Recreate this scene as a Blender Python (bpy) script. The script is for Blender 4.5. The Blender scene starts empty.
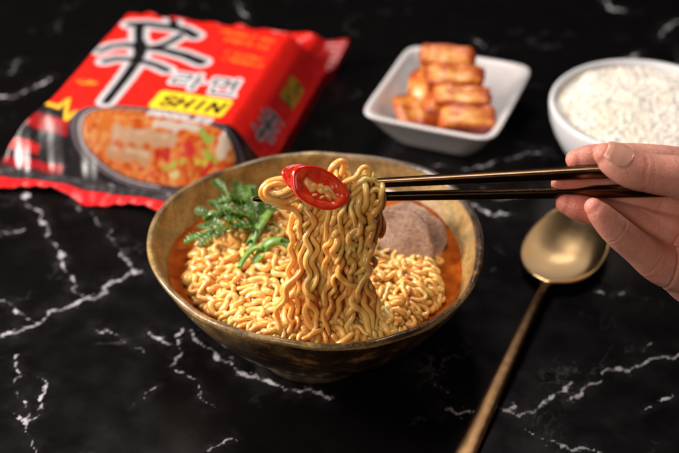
import bpy, math, random
import numpy as np
from mathutils import Vector, Matrix, kdtree, noise

random.seed(7)
rng = np.random.default_rng(11)
S = 0.01                                   # all coordinates below are in centimetres
scene = bpy.context.scene
COL = scene.collection

# ------------------------------------------------------------------ camera, light, exposure
EL = math.radians(36)
cd = bpy.data.cameras.new('camera'); cam = bpy.data.objects.new('camera', cd); COL.objects.link(cam)
cam.location = (1.29 * S, -53.471 * S, 46.675 * S)
cam.rotation_euler = (math.radians(90) - EL, 0, 0)
cd.lens = 70; cd.sensor_width = 36; cd.clip_start = 0.01; cd.clip_end = 20
cd.dof.use_dof = True; cd.dof.focus_distance = 0.606; cd.dof.aperture_fstop = 7.0
scene.camera = cam

w = bpy.data.worlds.new('World'); scene.world = w; w.use_nodes = True
bg = w.node_tree.nodes['Background']; bg.inputs[0].default_value = (0.9, 0.84, 0.84, 1); bg.inputs[1].default_value = 0.007

def area(name, loc, target, size, power, color=(1, 1, 1), sy=None):
    ld = bpy.data.lights.new(name, 'AREA'); ld.energy = power; ld.color = color
    ld.shape = 'RECTANGLE'; ld.size = size * S; ld.size_y = (sy or size) * S
    o = bpy.data.objects.new(name, ld); COL.objects.link(o)
    o.location = Vector(loc) * S
    o.rotation_euler = (Vector(target) - Vector(loc)).to_track_quat('-Z', 'Y').to_euler()
    return o
area('key_softbox', (-76, 10, 47), (0, 3, 5), 32, 15, (1, 0.93, 0.86))
area('top_softbox', (-2, 34, 92), (4, 5, 3), 30, 6.5, (1, 0.95, 0.9))
area('front_fill', (-30, -80, 60), (2, -3, 8), 40, 3.8, (1, 0.84, 0.70))

scene.view_settings.view_transform = 'Standard'
scene.view_settings.look = 'None'
scene.view_settings.exposure = 0
scene.view_settings.gamma = 1

# ------------------------------------------------------------------ helpers
def root(name, loc, label, cat, group=None):
    o = bpy.data.objects.new(name, None); COL.objects.link(o)
    o.location = Vector(loc) * S; o.empty_display_size = 0.01
    o['label'] = label; o['category'] = cat
    if group: o['group'] = group
    return o

def tag(o, label, cat, group=None, kind=None):
    o['label'] = label; o['category'] = cat
    if group: o['group'] = group
    if kind: o['kind'] = kind
    return o

def mk(name, V, F, mat, parent=None, origin=None, smooth=True, attrs=None):
    """V: (n,3) world cm, F: list of faces or (m,k) array. Linked as ONE mesh object."""
    V = np.asarray(V, dtype=np.float64)
    if parent is not None:
        p = parent; o0 = np.zeros(3)
        while p is not None:
            o0 = o0 + np.array(p.location) / S; p = p.parent
    else:
        o0 = np.array(origin if origin is not None else (V[:, 0].mean(), V[:, 1].mean(), V[:, 2].min()), dtype=float)
    me = bpy.data.meshes.new(name)
    W = (V - o0) * S
    if isinstance(F, np.ndarray):
        m, k = F.shape
        me.vertices.add(len(W)); me.vertices.foreach_set('co', W.ravel())
        me.loops.add(m * k); me.loops.foreach_set('vertex_index', F.ravel().astype(np.int32))
        me.polygons.add(m); me.polygons.foreach_set('loop_start', np.arange(0, m * k, k, dtype=np.int32))
        try: me.polygons.foreach_set('loop_total', np.full(m, k, dtype=np.int32))
        except Exception: pass
        me.update(calc_edges=True); me.validate()
    else:
        me.from_pydata(W.tolist(), [], F)
    me.polygons.foreach_set('use_smooth', np.full(len(me.polygons), smooth))
    if attrs:
        for an, (ty, data) in attrs.items():
            a = me.attributes.new(an, ty, 'POINT')
            a.data.foreach_set('color' if ty == 'FLOAT_COLOR' else 'value', np.ascontiguousarray(data, dtype=np.float32).ravel())
    me.update()
    if mat: me.materials.append(mat)
    o = bpy.data.objects.new(name, me); COL.objects.link(o)
    if parent is not None: o.parent = parent
    else: o.location = Vector(o0) * S
    return o

def gridfaces(nu, nv, wrapu=False, wrapv=False):
    a = np.arange(nu if wrapu else nu - 1); b = np.arange(nv if wrapv else nv - 1)
    A, B = np.meshgrid(a, b, indexing='ij'); A2 = (A + 1) % nu; B2 = (B + 1) % nv
    return np.stack([A * nv + B, A2 * nv + B, A2 * nv + B2, A * nv + B2], -1).reshape(-1, 4)

def ss(t):
    t = np.clip(t, 0, 1); return t * t * (3 - 2 * t)

def resample(P, step):
    P = np.asarray(P, float); d = np.r_[0, np.cumsum(np.linalg.norm(np.diff(P, axis=0), axis=1))]
    n = max(4, int(d[-1] / step)); t = np.linspace(0, d[-1], n)
    return np.stack([np.interp(t, d, P[:, k]) for k in range(3)], 1)

def catmull(P, k=6):
    P = np.asarray(P, float)
    Q = np.vstack([2 * P[0] - P[1], P, 2 * P[-1] - P[-2]]); out = []
    for i in range(1, len(Q) - 2):
        p0, p1, p2, p3 = Q[i - 1:i + 3]
        for t in np.arange(k) / k:
            out.append(.5 * (2 * p1 + (p2 - p0) * t + (2 * p0 - 5 * p1 + 4 * p2 - p3) * t * t + (3 * p1 - p0 - 3 * p2 + p3) * t ** 3))
    out.append(P[-1]); return np.array(out)

def frames(P):
    T = np.gradient(P, axis=0); T /= np.linalg.norm(T, axis=1)[:, None] + 1e-9
    N = np.zeros_like(P); a = np.array([0, 0, 1.]) if abs(T[0, 2]) < .8 else np.array([1., 0, 0])
    n = np.cross(T[0], a); n /= np.linalg.norm(n); N[0] = n
    for i in range(1, len(P)):
        n = n - T[i] * (n @ T[i]); n /= np.linalg.norm(n) + 1e-9; N[i] = n
    return T, N, np.cross(T, N)

def tube(P, ra, rb=None, k=8, cap=True, roundcap=True):
    """tube along P; ra/rb may be arrays. returns V, F (quads, degenerate caps)."""
    P = np.asarray(P, float); n = len(P)
    ra = np.broadcast_to(np.asarray(ra, float), (n,)).copy(); rb = ra.copy() if rb is None else np.broadcast_to(np.asarray(rb, float), (n,)).copy()
    if roundcap:
        T, _, _ = frames(P)
        h = []
        for ang in (80, 50, 22):
            c, s_ = math.cos(math.radians(ang)), math.sin(math.radians(ang)); h.append((c, s_))
        P0 = [P[0] - T[0] * ra[0] * s_ for c, s_ in h]; P1 = [P[-1] + T[-1] * ra[-1] * s_ for c, s_ in h[::-1]]
        ra_ = np.r_[[ra[0] * c for c, _ in h], ra, [ra[-1] * c for c, _ in h[::-1]]]
        rb_ = np.r_[[rb[0] * c for c, _ in h], rb, [rb[-1] * c for c, _ in h[::-1]]]
        P = np.vstack([P0, P, P1]); ra, rb = ra_, rb_; n = len(P)
    T, N, B = frames(P)
    a = np.linspace(0, 2 * np.pi, k, endpoint=False)
    V = P[:, None] + N[:, None] * (np.cos(a)[None, :, None] * ra[:, None, None]) + B[:, None] * (np.sin(a)[None, :, None] * rb[:, None, None])
    V = V.reshape(-1, 3); F = gridfaces(n, k, wrapv=True)
    if cap:
        V = np.vstack([V, P[0], P[-1]]); i0, i1 = n * k, n * k + 1
        j = np.arange(k); j2 = (j + 1) % k
        F = np.vstack([F, np.stack([np.full(k, i0), j2, j, j], 1)[:, :], np.stack([np.full(k, i1), (n - 1) * k + j, (n - 1) * k + j2, (n - 1) * k + j2], 1)])
    return V, F

def to_list(F):
    out = []
    for f in F.tolist():
        g = []
        for i in f:
            if i not in g: g.append(i)
        if len(g) > 2: out.append(g)
    return out

def merge(parts):
    Vs, Fs, o = [], [], 0
    for V, F in parts:
        Vs.append(V); Fs.append(np.asarray(F) + o); o += len(V)
    return np.vstack(Vs), np.vstack(Fs)

def tubes_obj(name, parts, mat, parent=None, origin=None):
    V, F = merge(parts)
    q = F[:, 2] != F[:, 3]
    Fl = F[q].tolist() + F[~q][:, :3].tolist()
    return mk(name, V, Fl, mat, parent, origin)

# ------------------------------------------------------------------ material helpers
class M:
    def __init__(s, name):
        s.m = bpy.data.materials.new(name); s.m.use_nodes = True; s.t = s.m.node_tree; s.n = s.t.nodes
        s.b = s.n['Principled BSDF']; s.out = s.n['Material Output']
        s.co = s.n.new('ShaderNodeTexCoord').outputs['Object']
    def set(s, **k):
        for a, v in k.items():
            s.b.inputs[a.replace('_', ' ')].default_value = v
        return s
    def link(s, a, b): s.t.links.new(a, b)
    def inp(s, x, sock):
        if hasattr(x, 'links') or isinstance(x, bpy.types.NodeSocket): s.link(x, sock)
        else: sock.default_value = x
    def noise(s, scale, detail=3, rough=.55, vec=None, dist=0.0, col=False):
        n = s.n.new('ShaderNodeTexNoise'); n.inputs['Scale'].default_value = scale * 100; n.inputs['Detail'].default_value = detail
        n.inputs['Roughness'].default_value = rough; n.inputs['Distortion'].default_value = dist
        s.link(vec or s.co, n.inputs['Vector']); return n.outputs['Color' if col else 'Fac']
    def voro(s, scale, vec=None, feature='F1'):
        n = s.n.new('ShaderNodeTexVoronoi'); n.feature = feature; n.inputs['Scale'].default_value = scale * 100
        s.link(vec or s.co, n.inputs['Vector']); return n.outputs['Distance']
    def ramp(s, fac, stops):
        r = s.n.new('ShaderNodeValToRGB'); e = r.color_ramp.elements
        while len(e) < len(stops): e.new(.5)
        for el, (p, c) in zip(e, stops):
            el.position = p; el.color = (c, c, c, 1) if not hasattr(c, '__len__') else (*c, 1)
        s.inp(fac, r.inputs[0]); return r.outputs[0]
    def math(s, op, a, b=0.0, clamp=False):
        n = s.n.new('ShaderNodeMath'); n.operation = op; n.use_clamp = clamp
        s.inp(a, n.inputs[0]); s.inp(b, n.inputs[1]); return n.outputs[0]
    def mix(s, f, a, b):
        n = s.n.new('ShaderNodeMix'); n.data_type = 'RGBA'
        s.inp(f, n.inputs[0])
        for x, k in ((a, 6), (b, 7)):
            if hasattr(x, '__len__') and not isinstance(x, bpy.types.NodeSocket): n.inputs[k].default_value = (*x, 1)
            else: s.link(x, n.inputs[k])
        return n.outputs[2]
    def xyz(s):
        n = s.n.new('ShaderNodeSeparateXYZ'); s.link(s.co, n.inputs[0]); return n.outputs
    def attr(s, name, out='Fac'):
        n = s.n.new('ShaderNodeAttribute'); n.attribute_name = name; return n.outputs[out]
    def mapping(s, sc):
        n = s.n.new('ShaderNodeMapping'); n.inputs['Scale'].default_value = sc; s.link(s.co, n.inputs[0]); return n.outputs[0]
    def color(s, c): s.inp((*c, 1) if hasattr(c, '__len__') and not isinstance(c, bpy.types.NodeSocket) else c, s.b.inputs['Base Color']); return s
    def bump(s, h, strength=.3, dist=.05):
        n = s.n.new('ShaderNodeBump'); n.inputs['Strength'].default_value = strength; n.inputs['Distance'].default_value = dist * S
        s.link(h, n.inputs['Height']); s.link(n.outputs[0], s.b.inputs['Normal']); return s
    def sss(s, wt, r=(1, .4, .2), scale=.2):
        s.b.inputs['Subsurface Weight'].default_value = wt; s.b.inputs['Subsurface Radius'].default_value = r
        s.b.inputs['Subsurface Scale'].default_value = scale * S; return s

# ------------------------------------------------------------------ the marble table top
VEINS = [(1, [(-18.78, 14.77), (-17.01, 11.96), (-15.52, 9.01), (-14.29, 6.23), (-13.06, 3.87)]), (1.2, [(-15.34, 13.67), (-14.68, 12.28)]), (0.8, [(-13.95, 12.28), (-12.67, 10.62), (-11.33, 7.75), (-10.21, 6.23)]), (1.5, [(-9.9, 6.51), (-11.44, 5.59), (-12.31, 4.14), (-13.81, 3.35), (-15.15, 1.88), (-16.1, 1.13), (-17.01, 0.55), (-19.5, -1.2), (-25, -4)]), (1, [(-22, 5.6), (-17.68, 3.78), (-15.93, 2.22), (-15.15, 1.88)]), (0.7, [(-12.32, 1.63), (-10.54, 0.55), (-9.26, -0.27)]), (1.5, [(-9.01, 0.8), (-7.74, 0.06)]), (1, [(-7.33, 1.38), (-7.29, -0.75), (-7.32, -2.0), (-6.26, -2.77), (-5.25, -4.92)]), (1.4, [(-6.91, 0.96), (-5.91, -0.02), (-5.04, -0.91), (-3.91, -2.16), (-2.51, -3.0), (1, -4)]), (0.6, [(-9.38, -4.7), (-7.87, -3.22)]), (0.9, [(-14.24, -2.24), (-13.73, -4.19), (-14.34, -6.06), (-14.87, -5.35)]), (0.8, [(-15.73, -0.75), (-15.49, -2.77)]), (0.9, [(-14.93, -3.75), (-14.01, -6.96), (-13.54, -7.91), (-12, -12)]), (0.7, [(-18.98, 10.01), (-17.54, 10.62)]), (1, [(-4.96, -7.98), (-4.1, -7.1)]), (0.7, [(5.85, -2.39), (6.38, -3.07), (7.36, -3.75)]), (1.3, [(6.63, -4.78), (7.24, -5.42), (8.2, -4.78), (9.54, -5.06), (10.88, -5.21), (11.87, -4.56), (13.2, -3.07)]), (1.3, [(13.05, -4.12), (13.82, -3.75), (15.09, -2.24), (16.19, -1.93), (17.42, -1.54), (18.58, -0.98), (24, 1)]), (1.1, [(10.5, -6.34), (11.52, -7.31), (12.56, -7.58), (13.65, -7.85), (19, -11)]), (1, [(9.54, -5.06), (10.19, -4.63)]), (0.7, [(17.31, -0.43), (17.98, 0.06)]), (0.7, [(15.14, 4.68), (16.27, 4.32), (17.63, 4.41)]), (1.3, [(9.32, 13.02), (10.47, 12.17), (11.96, 11.86)]), (1, [(7.11, 17.5), (9.63, 16.92), (11.66, 18.08), (14.72, 19.28)]), (0.9, [(10.08, 14.66), (11.53, 13.56), (13.2, 14.66)]), (1.1, [(11.06, 34.78), (11.85, 33.53)]), (1.3, [(25.23, 34.47), (25.98, 36.39), (27.32, 37.71)]), (1, [(21.81, 41.12), (22.52, 39.73), (23.8, 39.05)]), (1, [(22.07, 31.39), (23.39, 32.6)]), (1.1, [(-6.92, 40.77), (-5.72, 37.71)]), (1, [(-22.29, 25.96), (-20.98, 26.37), (-20.01, 27.9), (-19.32, 28.75)]), (0.8, [(-22.39, 29.19), (-21.97, 31.39)]), (0.7, [(16.46, -4.99), (18.66, -3.9)])]
def segdist(P, a, b):
    a, b = np.asarray(a, float), np.asarray(b, float); d = b - a
    t = np.clip(((P - a) @ d) / (d @ d + 1e-12), 0, 1)
    return np.linalg.norm(P - (a + t[:, None] * d), axis=1), t

def build_table():
    xs = np.r_[-150, -90, -60, -40, np.arange(-29, 31, .16), 42, 60, 90, 150]
    ys = np.r_[-80, -45, -25, np.arange(-11, 44, .16), 55, 75, 110, 160]
    X, Y = np.meshgrid(xs, ys, indexing='ij')
    Pn = np.stack([X.ravel(), Y.ravel()], 1)
    # a little meander, so that the veins wander like cracks in stone
    W = Pn + np.stack([.16 * np.sin(Pn[:, 1] * 2.9 + 1.3 * np.sin(Pn[:, 0] * 1.7)) + .07 * np.sin(Pn[:, 1] * 7.7 + Pn[:, 0] * 3),
                       .16 * np.sin(Pn[:, 0] * 3.1 + 1.1 * np.sin(Pn[:, 1] * 2.1)) + .07 * np.sin(Pn[:, 0] * 8.3 - Pn[:, 1] * 2)], 1)
    d = np.full(len(Pn), 9.)
    for wt, L in VEINS:
        for a, b in zip(L[:-1], L[1:]):
            a = np.array(a); b = np.array(b); c = (a + b) / 2; R = np.linalg.norm(b - a) / 2 + 1.6
            m = np.where(np.abs(Pn - c).max(1) < R)[0]
            if len(m) == 0: continue
            q, _ = segdist(W[m], a, b)
            d[m] = np.minimum(d[m], q / wt)
    V = np.column_stack([Pn, np.zeros(len(Pn))])
    m = M('black_marble')
    dist = m.attr('vein_distance')
    n1 = m.noise(1.1, 5, .7); n2 = m.noise(.32, 3, .6); n3 = m.noise(3.2, 4, .7)
    dd = m.math('ADD', dist, m.math('MULTIPLY', m.math('SUBTRACT', n3, .5), .30))
    width = m.math('MULTIPLY', m.ramp(n1, [(.45, 0.0), (.54, .30), (.70, 1.0)]), .24)
    core = m.math('DIVIDE', m.math('SUBTRACT', m.math('ADD', width, .005), dd), .05, clamp=True)
    halo = m.math('MULTIPLY', m.math('SUBTRACT', 1.0, m.math('DIVIDE', dist, .9, clamp=True), clamp=True), m.ramp(m.noise(.9, 4, .7), [(.42, .001), (.7, .022)]))
    speck = m.math('MULTIPLY', m.ramp(m.noise(2.6, 2, .5), [(.67, 0.0), (.71, .6)]), m.math('SUBTRACT', 1.0, m.math('DIVIDE', dist, .4, clamp=True), clamp=True))
    hair = m.math('MULTIPLY', m.math('DIVIDE', m.math('SUBTRACT', .085, m.math('ADD', dist, m.math('MULTIPLY', m.math('SUBTRACT', m.noise(4.5, 4, .7), .45), .22))), .04, clamp=True), m.ramp(m.noise(.7, 2), [(.3, .22), (.6, .85)]))
    core = m.math('MAXIMUM', core, m.math('MAXIMUM', speck, hair))
    # faint far-between cloudy veins in the stone itself
    v2 = m.noise(.16, 6, .65, dist=.6)
    thin = m.ramp(m.math('ABSOLUTE', m.math('SUBTRACT', v2, .5)), [(0, 1.0), (.012, 0.0)])
    thin = m.math('MULTIPLY', thin, m.ramp(m.noise(.22, 2), [(.55, 0.0), (.75, .12)]))
    f = m.math('ADD', m.math('MULTIPLY', core, m.ramp(n2, [(.25, .45), (.7, .95)])), m.math('ADD', halo, thin), clamp=True)
    m.color(m.mix(f, (.0026, .0021, .0023), (.55, .52, .55)))
    m.set(Roughness=.2, Specular_IOR_Level=.26)
    m.link(m.ramp(m.noise(.5, 4), [(.3, .2), (.75, .34)]), m.b.inputs['Roughness'])
    mk_ = mk('table_top', V, gridfaces(len(xs), len(ys)), m.m, origin=(0, 0, 0), attrs={'vein_distance': ('FLOAT', d)})
    mk_['kind'] = 'structure'
build_table()

# ------------------------------------------------------------------ noodle soup bowl
TH = np.radians([-164, -149, -130, -114, -100, -84, -67, -50, -32, -19, -3, 17, 36, 50, 60, 71, 94, 107, 118, 130, 150, 163, 178])
RR = np.array([8.12, 7.85, 7.68, 7.73, 7.75, 7.93, 8.1, 8.33, 8.42, 8.49, 8.5, 8.8, 9.2, 9.3, 9.15, 8.95, 8.69, 8.6, 8.5, 8.56, 8.67, 8.73, 8.5])
def rimr(th):
    th = (np.asarray(th) + np.pi) % (2 * np.pi) - np.pi
    return np.interp(th, TH, RR, period=2 * np.pi)
NB = 320
tb = np.linspace(-np.pi, np.pi, NB, endpoint=False)
RB = rimr(tb)
ker = np.hanning(23); ker /= ker.sum(); RB = np.convolve(np.r_[RB[-11:], RB, RB[:11]], ker, 'valid')
ZR = 6.8 + .09 * np.sin(3 * tb + .6) + .05 * np.sin(7 * tb + 2) + .02 * np.sin(17 * tb)
def rim_at(th): return np.interp((th + np.pi) % (2 * np.pi) - np.pi, tb, RB, period=2 * np.pi)
def ring(fr, z, dr=0.0, wob=0.0):
    return np.stack([(RB * fr + dr + wob * np.sin(5 * tb + z * 2)) * np.cos(tb), (RB * fr + dr + wob * np.sin(5 * tb + z * 2)) * np.sin(tb) - .1 * fr, z * ZR / 6.8], 1)
def lathe_rings(rings, close_last=True):
    V = np.vstack(rings); n = len(rings)
    F = gridfaces(n, NB, wrapv=True)[:, ::-1]
    return V, F

bowl = root('soup_bowl', (0, 0, 0), 'rustic brown and ochre glazed stoneware bowl holding the noodle soup', 'bowl')
def glaze(name, mode):
    m = M(name); x, y, z = m.xyz(); zc = m.math('MULTIPLY', z, 100)
    nz = m.noise(.9, 6, .65); nb = m.noise(.28, 4, .6, dist=.4); ns = m.noise(7, 3, .6)
    och = m.ramp(m.noise(.45, 5, .6, dist=.5), [(.30, (.09, .055, .018)), (.44, (.25, .145, .04)), (.56, (.42, .26, .085)), (.68, (.22, .17, .07)), (.8, (.45, .33, .16))])
    och = m.mix(m.ramp(ns, [(.52, 0.0), (.64, .6)]), och, (.11, .05, .015))
    brown = m.ramp(nz, [(.35, (.012, .006, .003)), (.55, (.045, .019, .008)), (.68, (.26, .12, .035))])
    if mode == 'in':
        f = m.math('ADD', m.math('MULTIPLY', m.math('SUBTRACT', zc, 6.52), 3.6), m.math('MULTIPLY', m.math('SUBTRACT', nz, .62), 5.0), clamp=True)
        f = m.math('MULTIPLY', f, m.ramp(nb, [(.38, .35), (.5, 1.0)]))
        f = m.math('ADD', f, m.math('MULTIPLY', m.math('MULTIPLY', m.math('SUBTRACT', zc, 6.62), 8.0, clamp=True), m.math('MULTIPLY', x, 22.0, clamp=True)), clamp=True)
        c = m.mix(f, och, brown)
    else:
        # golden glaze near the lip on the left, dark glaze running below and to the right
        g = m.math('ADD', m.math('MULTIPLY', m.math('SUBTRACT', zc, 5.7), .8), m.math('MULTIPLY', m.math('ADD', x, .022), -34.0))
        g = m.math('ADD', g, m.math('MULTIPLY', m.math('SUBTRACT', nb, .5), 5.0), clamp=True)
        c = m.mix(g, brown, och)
    m.color(c)
    m.link(m.ramp(nz, [(.3, .26), (.7, .5)]), m.b.inputs['Roughness'])
    m.set(Coat_Weight=.4, Coat_Roughness=.1)
    hb = m.math('ADD', m.math('MULTIPLY', nz, .8), m.math('MULTIPLY', m.noise(4, 4), .4))
    m.bump(hb, .7, .13); return m.m
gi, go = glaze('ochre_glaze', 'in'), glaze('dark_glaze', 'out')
out = [ring(f, z, 0, .03) for f, z in [(.40, .75), (.50, 1.35), (.60, 2.0), (.70, 2.8), (.79, 3.7), (.865, 4.6), (.925, 5.4), (.965, 6.1), (.99, 6.5)]]
V, F = lathe_rings([ring(0.0, .7)] + [ring(.3, .72)] + out)
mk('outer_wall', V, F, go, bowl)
rimrings = [ring(.99, 6.5, 0, .03), ring(1.0, 6.66), ring(1.0, 6.76, -.02), ring(1.0, 6.82, -.1), ring(1.0, 6.83, -.2), ring(1.0, 6.78, -.31), ring(1.0, 6.66, -.38)]
V, F = lathe_rings(rimrings); mk('rim', V, F, gi, bowl)
inn = [ring(1.0, 6.66, -.38), ring(.985, 6.2, -.38), ring(.95, 5.5, -.38), ring(.90, 4.7, -.38), ring(.83, 3.9, -.38), ring(.72, 3.0, -.3), ring(.5, 1.9, -.2), ring(0, 1.3)]
V, F = lathe_rings(inn); mk('inner_wall', V, F, gi, bowl)
a = np.linspace(0, 2 * np.pi, 96, endpoint=False)
fr = [np.stack([r * np.cos(a), r * np.sin(a), np.full(96, z)], 1) for r, z in [(3.4, .95), (3.3, .6), (3.15, .12), (3.05, .0), (2.7, .0), (2.6, .15), (2.55, .9)]]
mfoot = M('foot_clay'); mfoot.color(mfoot.ramp(mfoot.noise(1.5, 5), [(.35, (.02, .012, .007)), (.8, (.20, .13, .07))])).set(Roughness=.5)
mk('foot_ring', np.vstack(fr), gridfaces(7, 96, wrapv=True)[:, ::-1], mfoot.m, bowl)

# broth
ZB = 5.15
def build_broth():
    nr = 60; rs = np.linspace(0, 1, nr); V = []
    RBi = RB * .93 - .36
    for r in rs:
        x = RBi * r * np.cos(tb); y = RBi * r * np.sin(tb) - .09
        z = ZB + .018 * np.sin(x * 3.1 + 1.7 * np.sin(y * 1.3)) * np.sin(y * 2.7) + .08 * ss((r - .965) / .035)
        V.append(np.stack([x, y, z], 1))
    m = M('chili_broth')
    oil = m.voro(1.3); n = m.noise(.8, 4)
    drops = m.math('MULTIPLY', m.ramp(oil, [(.22, 1.0), (.27, 0.0)]), m.ramp(m.noise(.6, 2), [(.4, .2), (.6, 1.0)]))
    c = m.mix(m.ramp(n, [(.35, 0.0), (.65, 1.0)]), (.20, .03, .004), (.40, .09, .010))
    c = m.mix(m.math('MULTIPLY', drops, .55), c, (.50, .12, .012))
    c = m.mix(m.ramp(m.noise(6, 2), [(.66, 0.0), (.7, .8)]), c, (.12, .015, .004))
    m.color(c).set(Roughness=.06, Specular_IOR_Level=.6).sss(.25, (1, .3, .08), .3)
    m.bump(m.math('ADD', m.math('MULTIPLY', drops, .5), m.noise(2, 2)), .25, .05)
    o = mk('broth', np.vstack(V), gridfaces(nr, NB, wrapv=True)[:, ::-1], m.m, origin=(0, 0, ZB))
    tag(o, 'oily orange red spicy broth filling the brown bowl around the noodles', 'soup', kind='stuff')
build_broth()

# ------------------------------------------------------------------ noodles
def mound_h(x, y):
    r = np.hypot(x, y + .2) / 7.3
    h = 4.7 + 1.25 * np.clip(1 - r ** 2.6, -1, 1)
    h += .25 * np.exp(-(((x + 3) ** 2 + (y + 1.5) ** 2) / 7)) - .55 * ss((x - 1.8) / 2.2) * ss((y + 1.6) / 2) + .3 * np.exp(-(((x - 4.9) ** 2 + (y + 2.4) ** 2) / 2.5))
    return h
def curl(start, head, length, step=.13, amp=1.3, lam=1.7, drift=.25, zoff=0., home=True):
    """a wavy instant noodle lying on the mound, walked as a sine-generated curve"""
    x, y = start; h0 = head; P = []; ph = random.uniform(0, 6.28); s = 0
    lam *= random.uniform(.85, 1.2); amp *= random.uniform(.8, 1.15)
    zp = random.uniform(0, 6.28)
    while s < length:
        a = h0 + amp * math.sin(2 * math.pi * s / lam + ph)
        x += math.cos(a) * step; y += math.sin(a) * step
        h0 += random.gauss(0, drift) * step * 2
        r = math.hypot(x, y + .2)
        if home and r > 6.2:
            want = math.atan2(-.2 - y, -x); dlt = (want - h0 + math.pi) % (2 * math.pi) - math.pi
            h0 += dlt * .09 * min(2.5, (r - 5.8) * 2)
        P.append((x, y, float(mound_h(x, y)) + zoff + .08 * math.sin(2 * math.pi * s / (lam * 1.37) + zp))); s += step
    return P

strands = []; kinds = []
# draped strands: front base -> up -> over the chopsticks -> down behind
for i in range(46):
    u = (i + random.random()) / 46
    left = u < .45
    lay = (.9, .15, .55)[i % 3] + random.uniform(-.08, .08)
    xt = -.45 + 3.45 * u
    yf = -4.85 - .55 * lay if not left else -4.3 + .25 * (lay - .5)
    if not left and lay > .4: yf = -5.0 - .45 * lay
    xm = -.8 + 3.55 * u + random.gauss(0, .42)
    xb = -1.0 + 4.0 * u + random.gauss(0, .5)
    ztop = (13.5 if left else random.choice([13.2, 13.6, 13.95]))
    if i % 5 == 2: lay = 1.35; am *= 1.3
    down = []
    H0 = ztop - 6.55
    n = int(H0 / .13)
    yb = -4.4 - 1.0 * lay
    lam = random.uniform(.95, 1.6); am = random.uniform(.18, .34) * lam / 1.5; ph = random.uniform(0, 6.28); phz = random.uniform(0, 6.28)
    for k in range(n + 1):
        t = k / n; z = ztop - H0 * t
        x = xt + (xm - xt) * ss(t * 2) + (xb - xm) * ss((t - .45) / .55) + am * min(1, t * 6 + .2) * math.sin(2 * math.pi * H0 * t / lam + ph + 1.5 * math.sin(t * 6 + phz))  * (1 + .35 * math.sin(t * 9 + ph))
        if z > 12.5 and left: yy = -4.12
        else: yy = yf if z > 12.2 else yf + (yb - yf) * ss((12.2 - z) / 5)
        yy += .06 * math.sin(2 * math.pi * H0 * t / lam * .93 + phz) * min(1, t * 5)
        down.append((x, yy, z))
    lastx, lasty = down[-1][0], down[-1][1]
    tail = curl((lastx, lasty), -math.pi / 2 + (u - .5) * 3.0 + random.gauss(0, .7), random.uniform(2.0, 7.0), zoff=.3 + .2 * lay, amp=1.2, lam=2.0)
    tail = [p for p in tail]
    back = []
    for k in range(1, 22):
        t = k / 21
        back.append((xt + .5 * t * (u - .5) + .16 * math.sin(t * 16 + ph), -4.6 + .9 * ss(t * 3) + .3 * t + .1 * math.sin(t * 14 + phz), ztop + .12 * math.sin(min(1, t * 4) * math.pi) - (ztop - 9.2) * max(0, t - .12)))
    strands.append(np.array(back[::-1] + down + tail)); kinds.append('lift')
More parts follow.
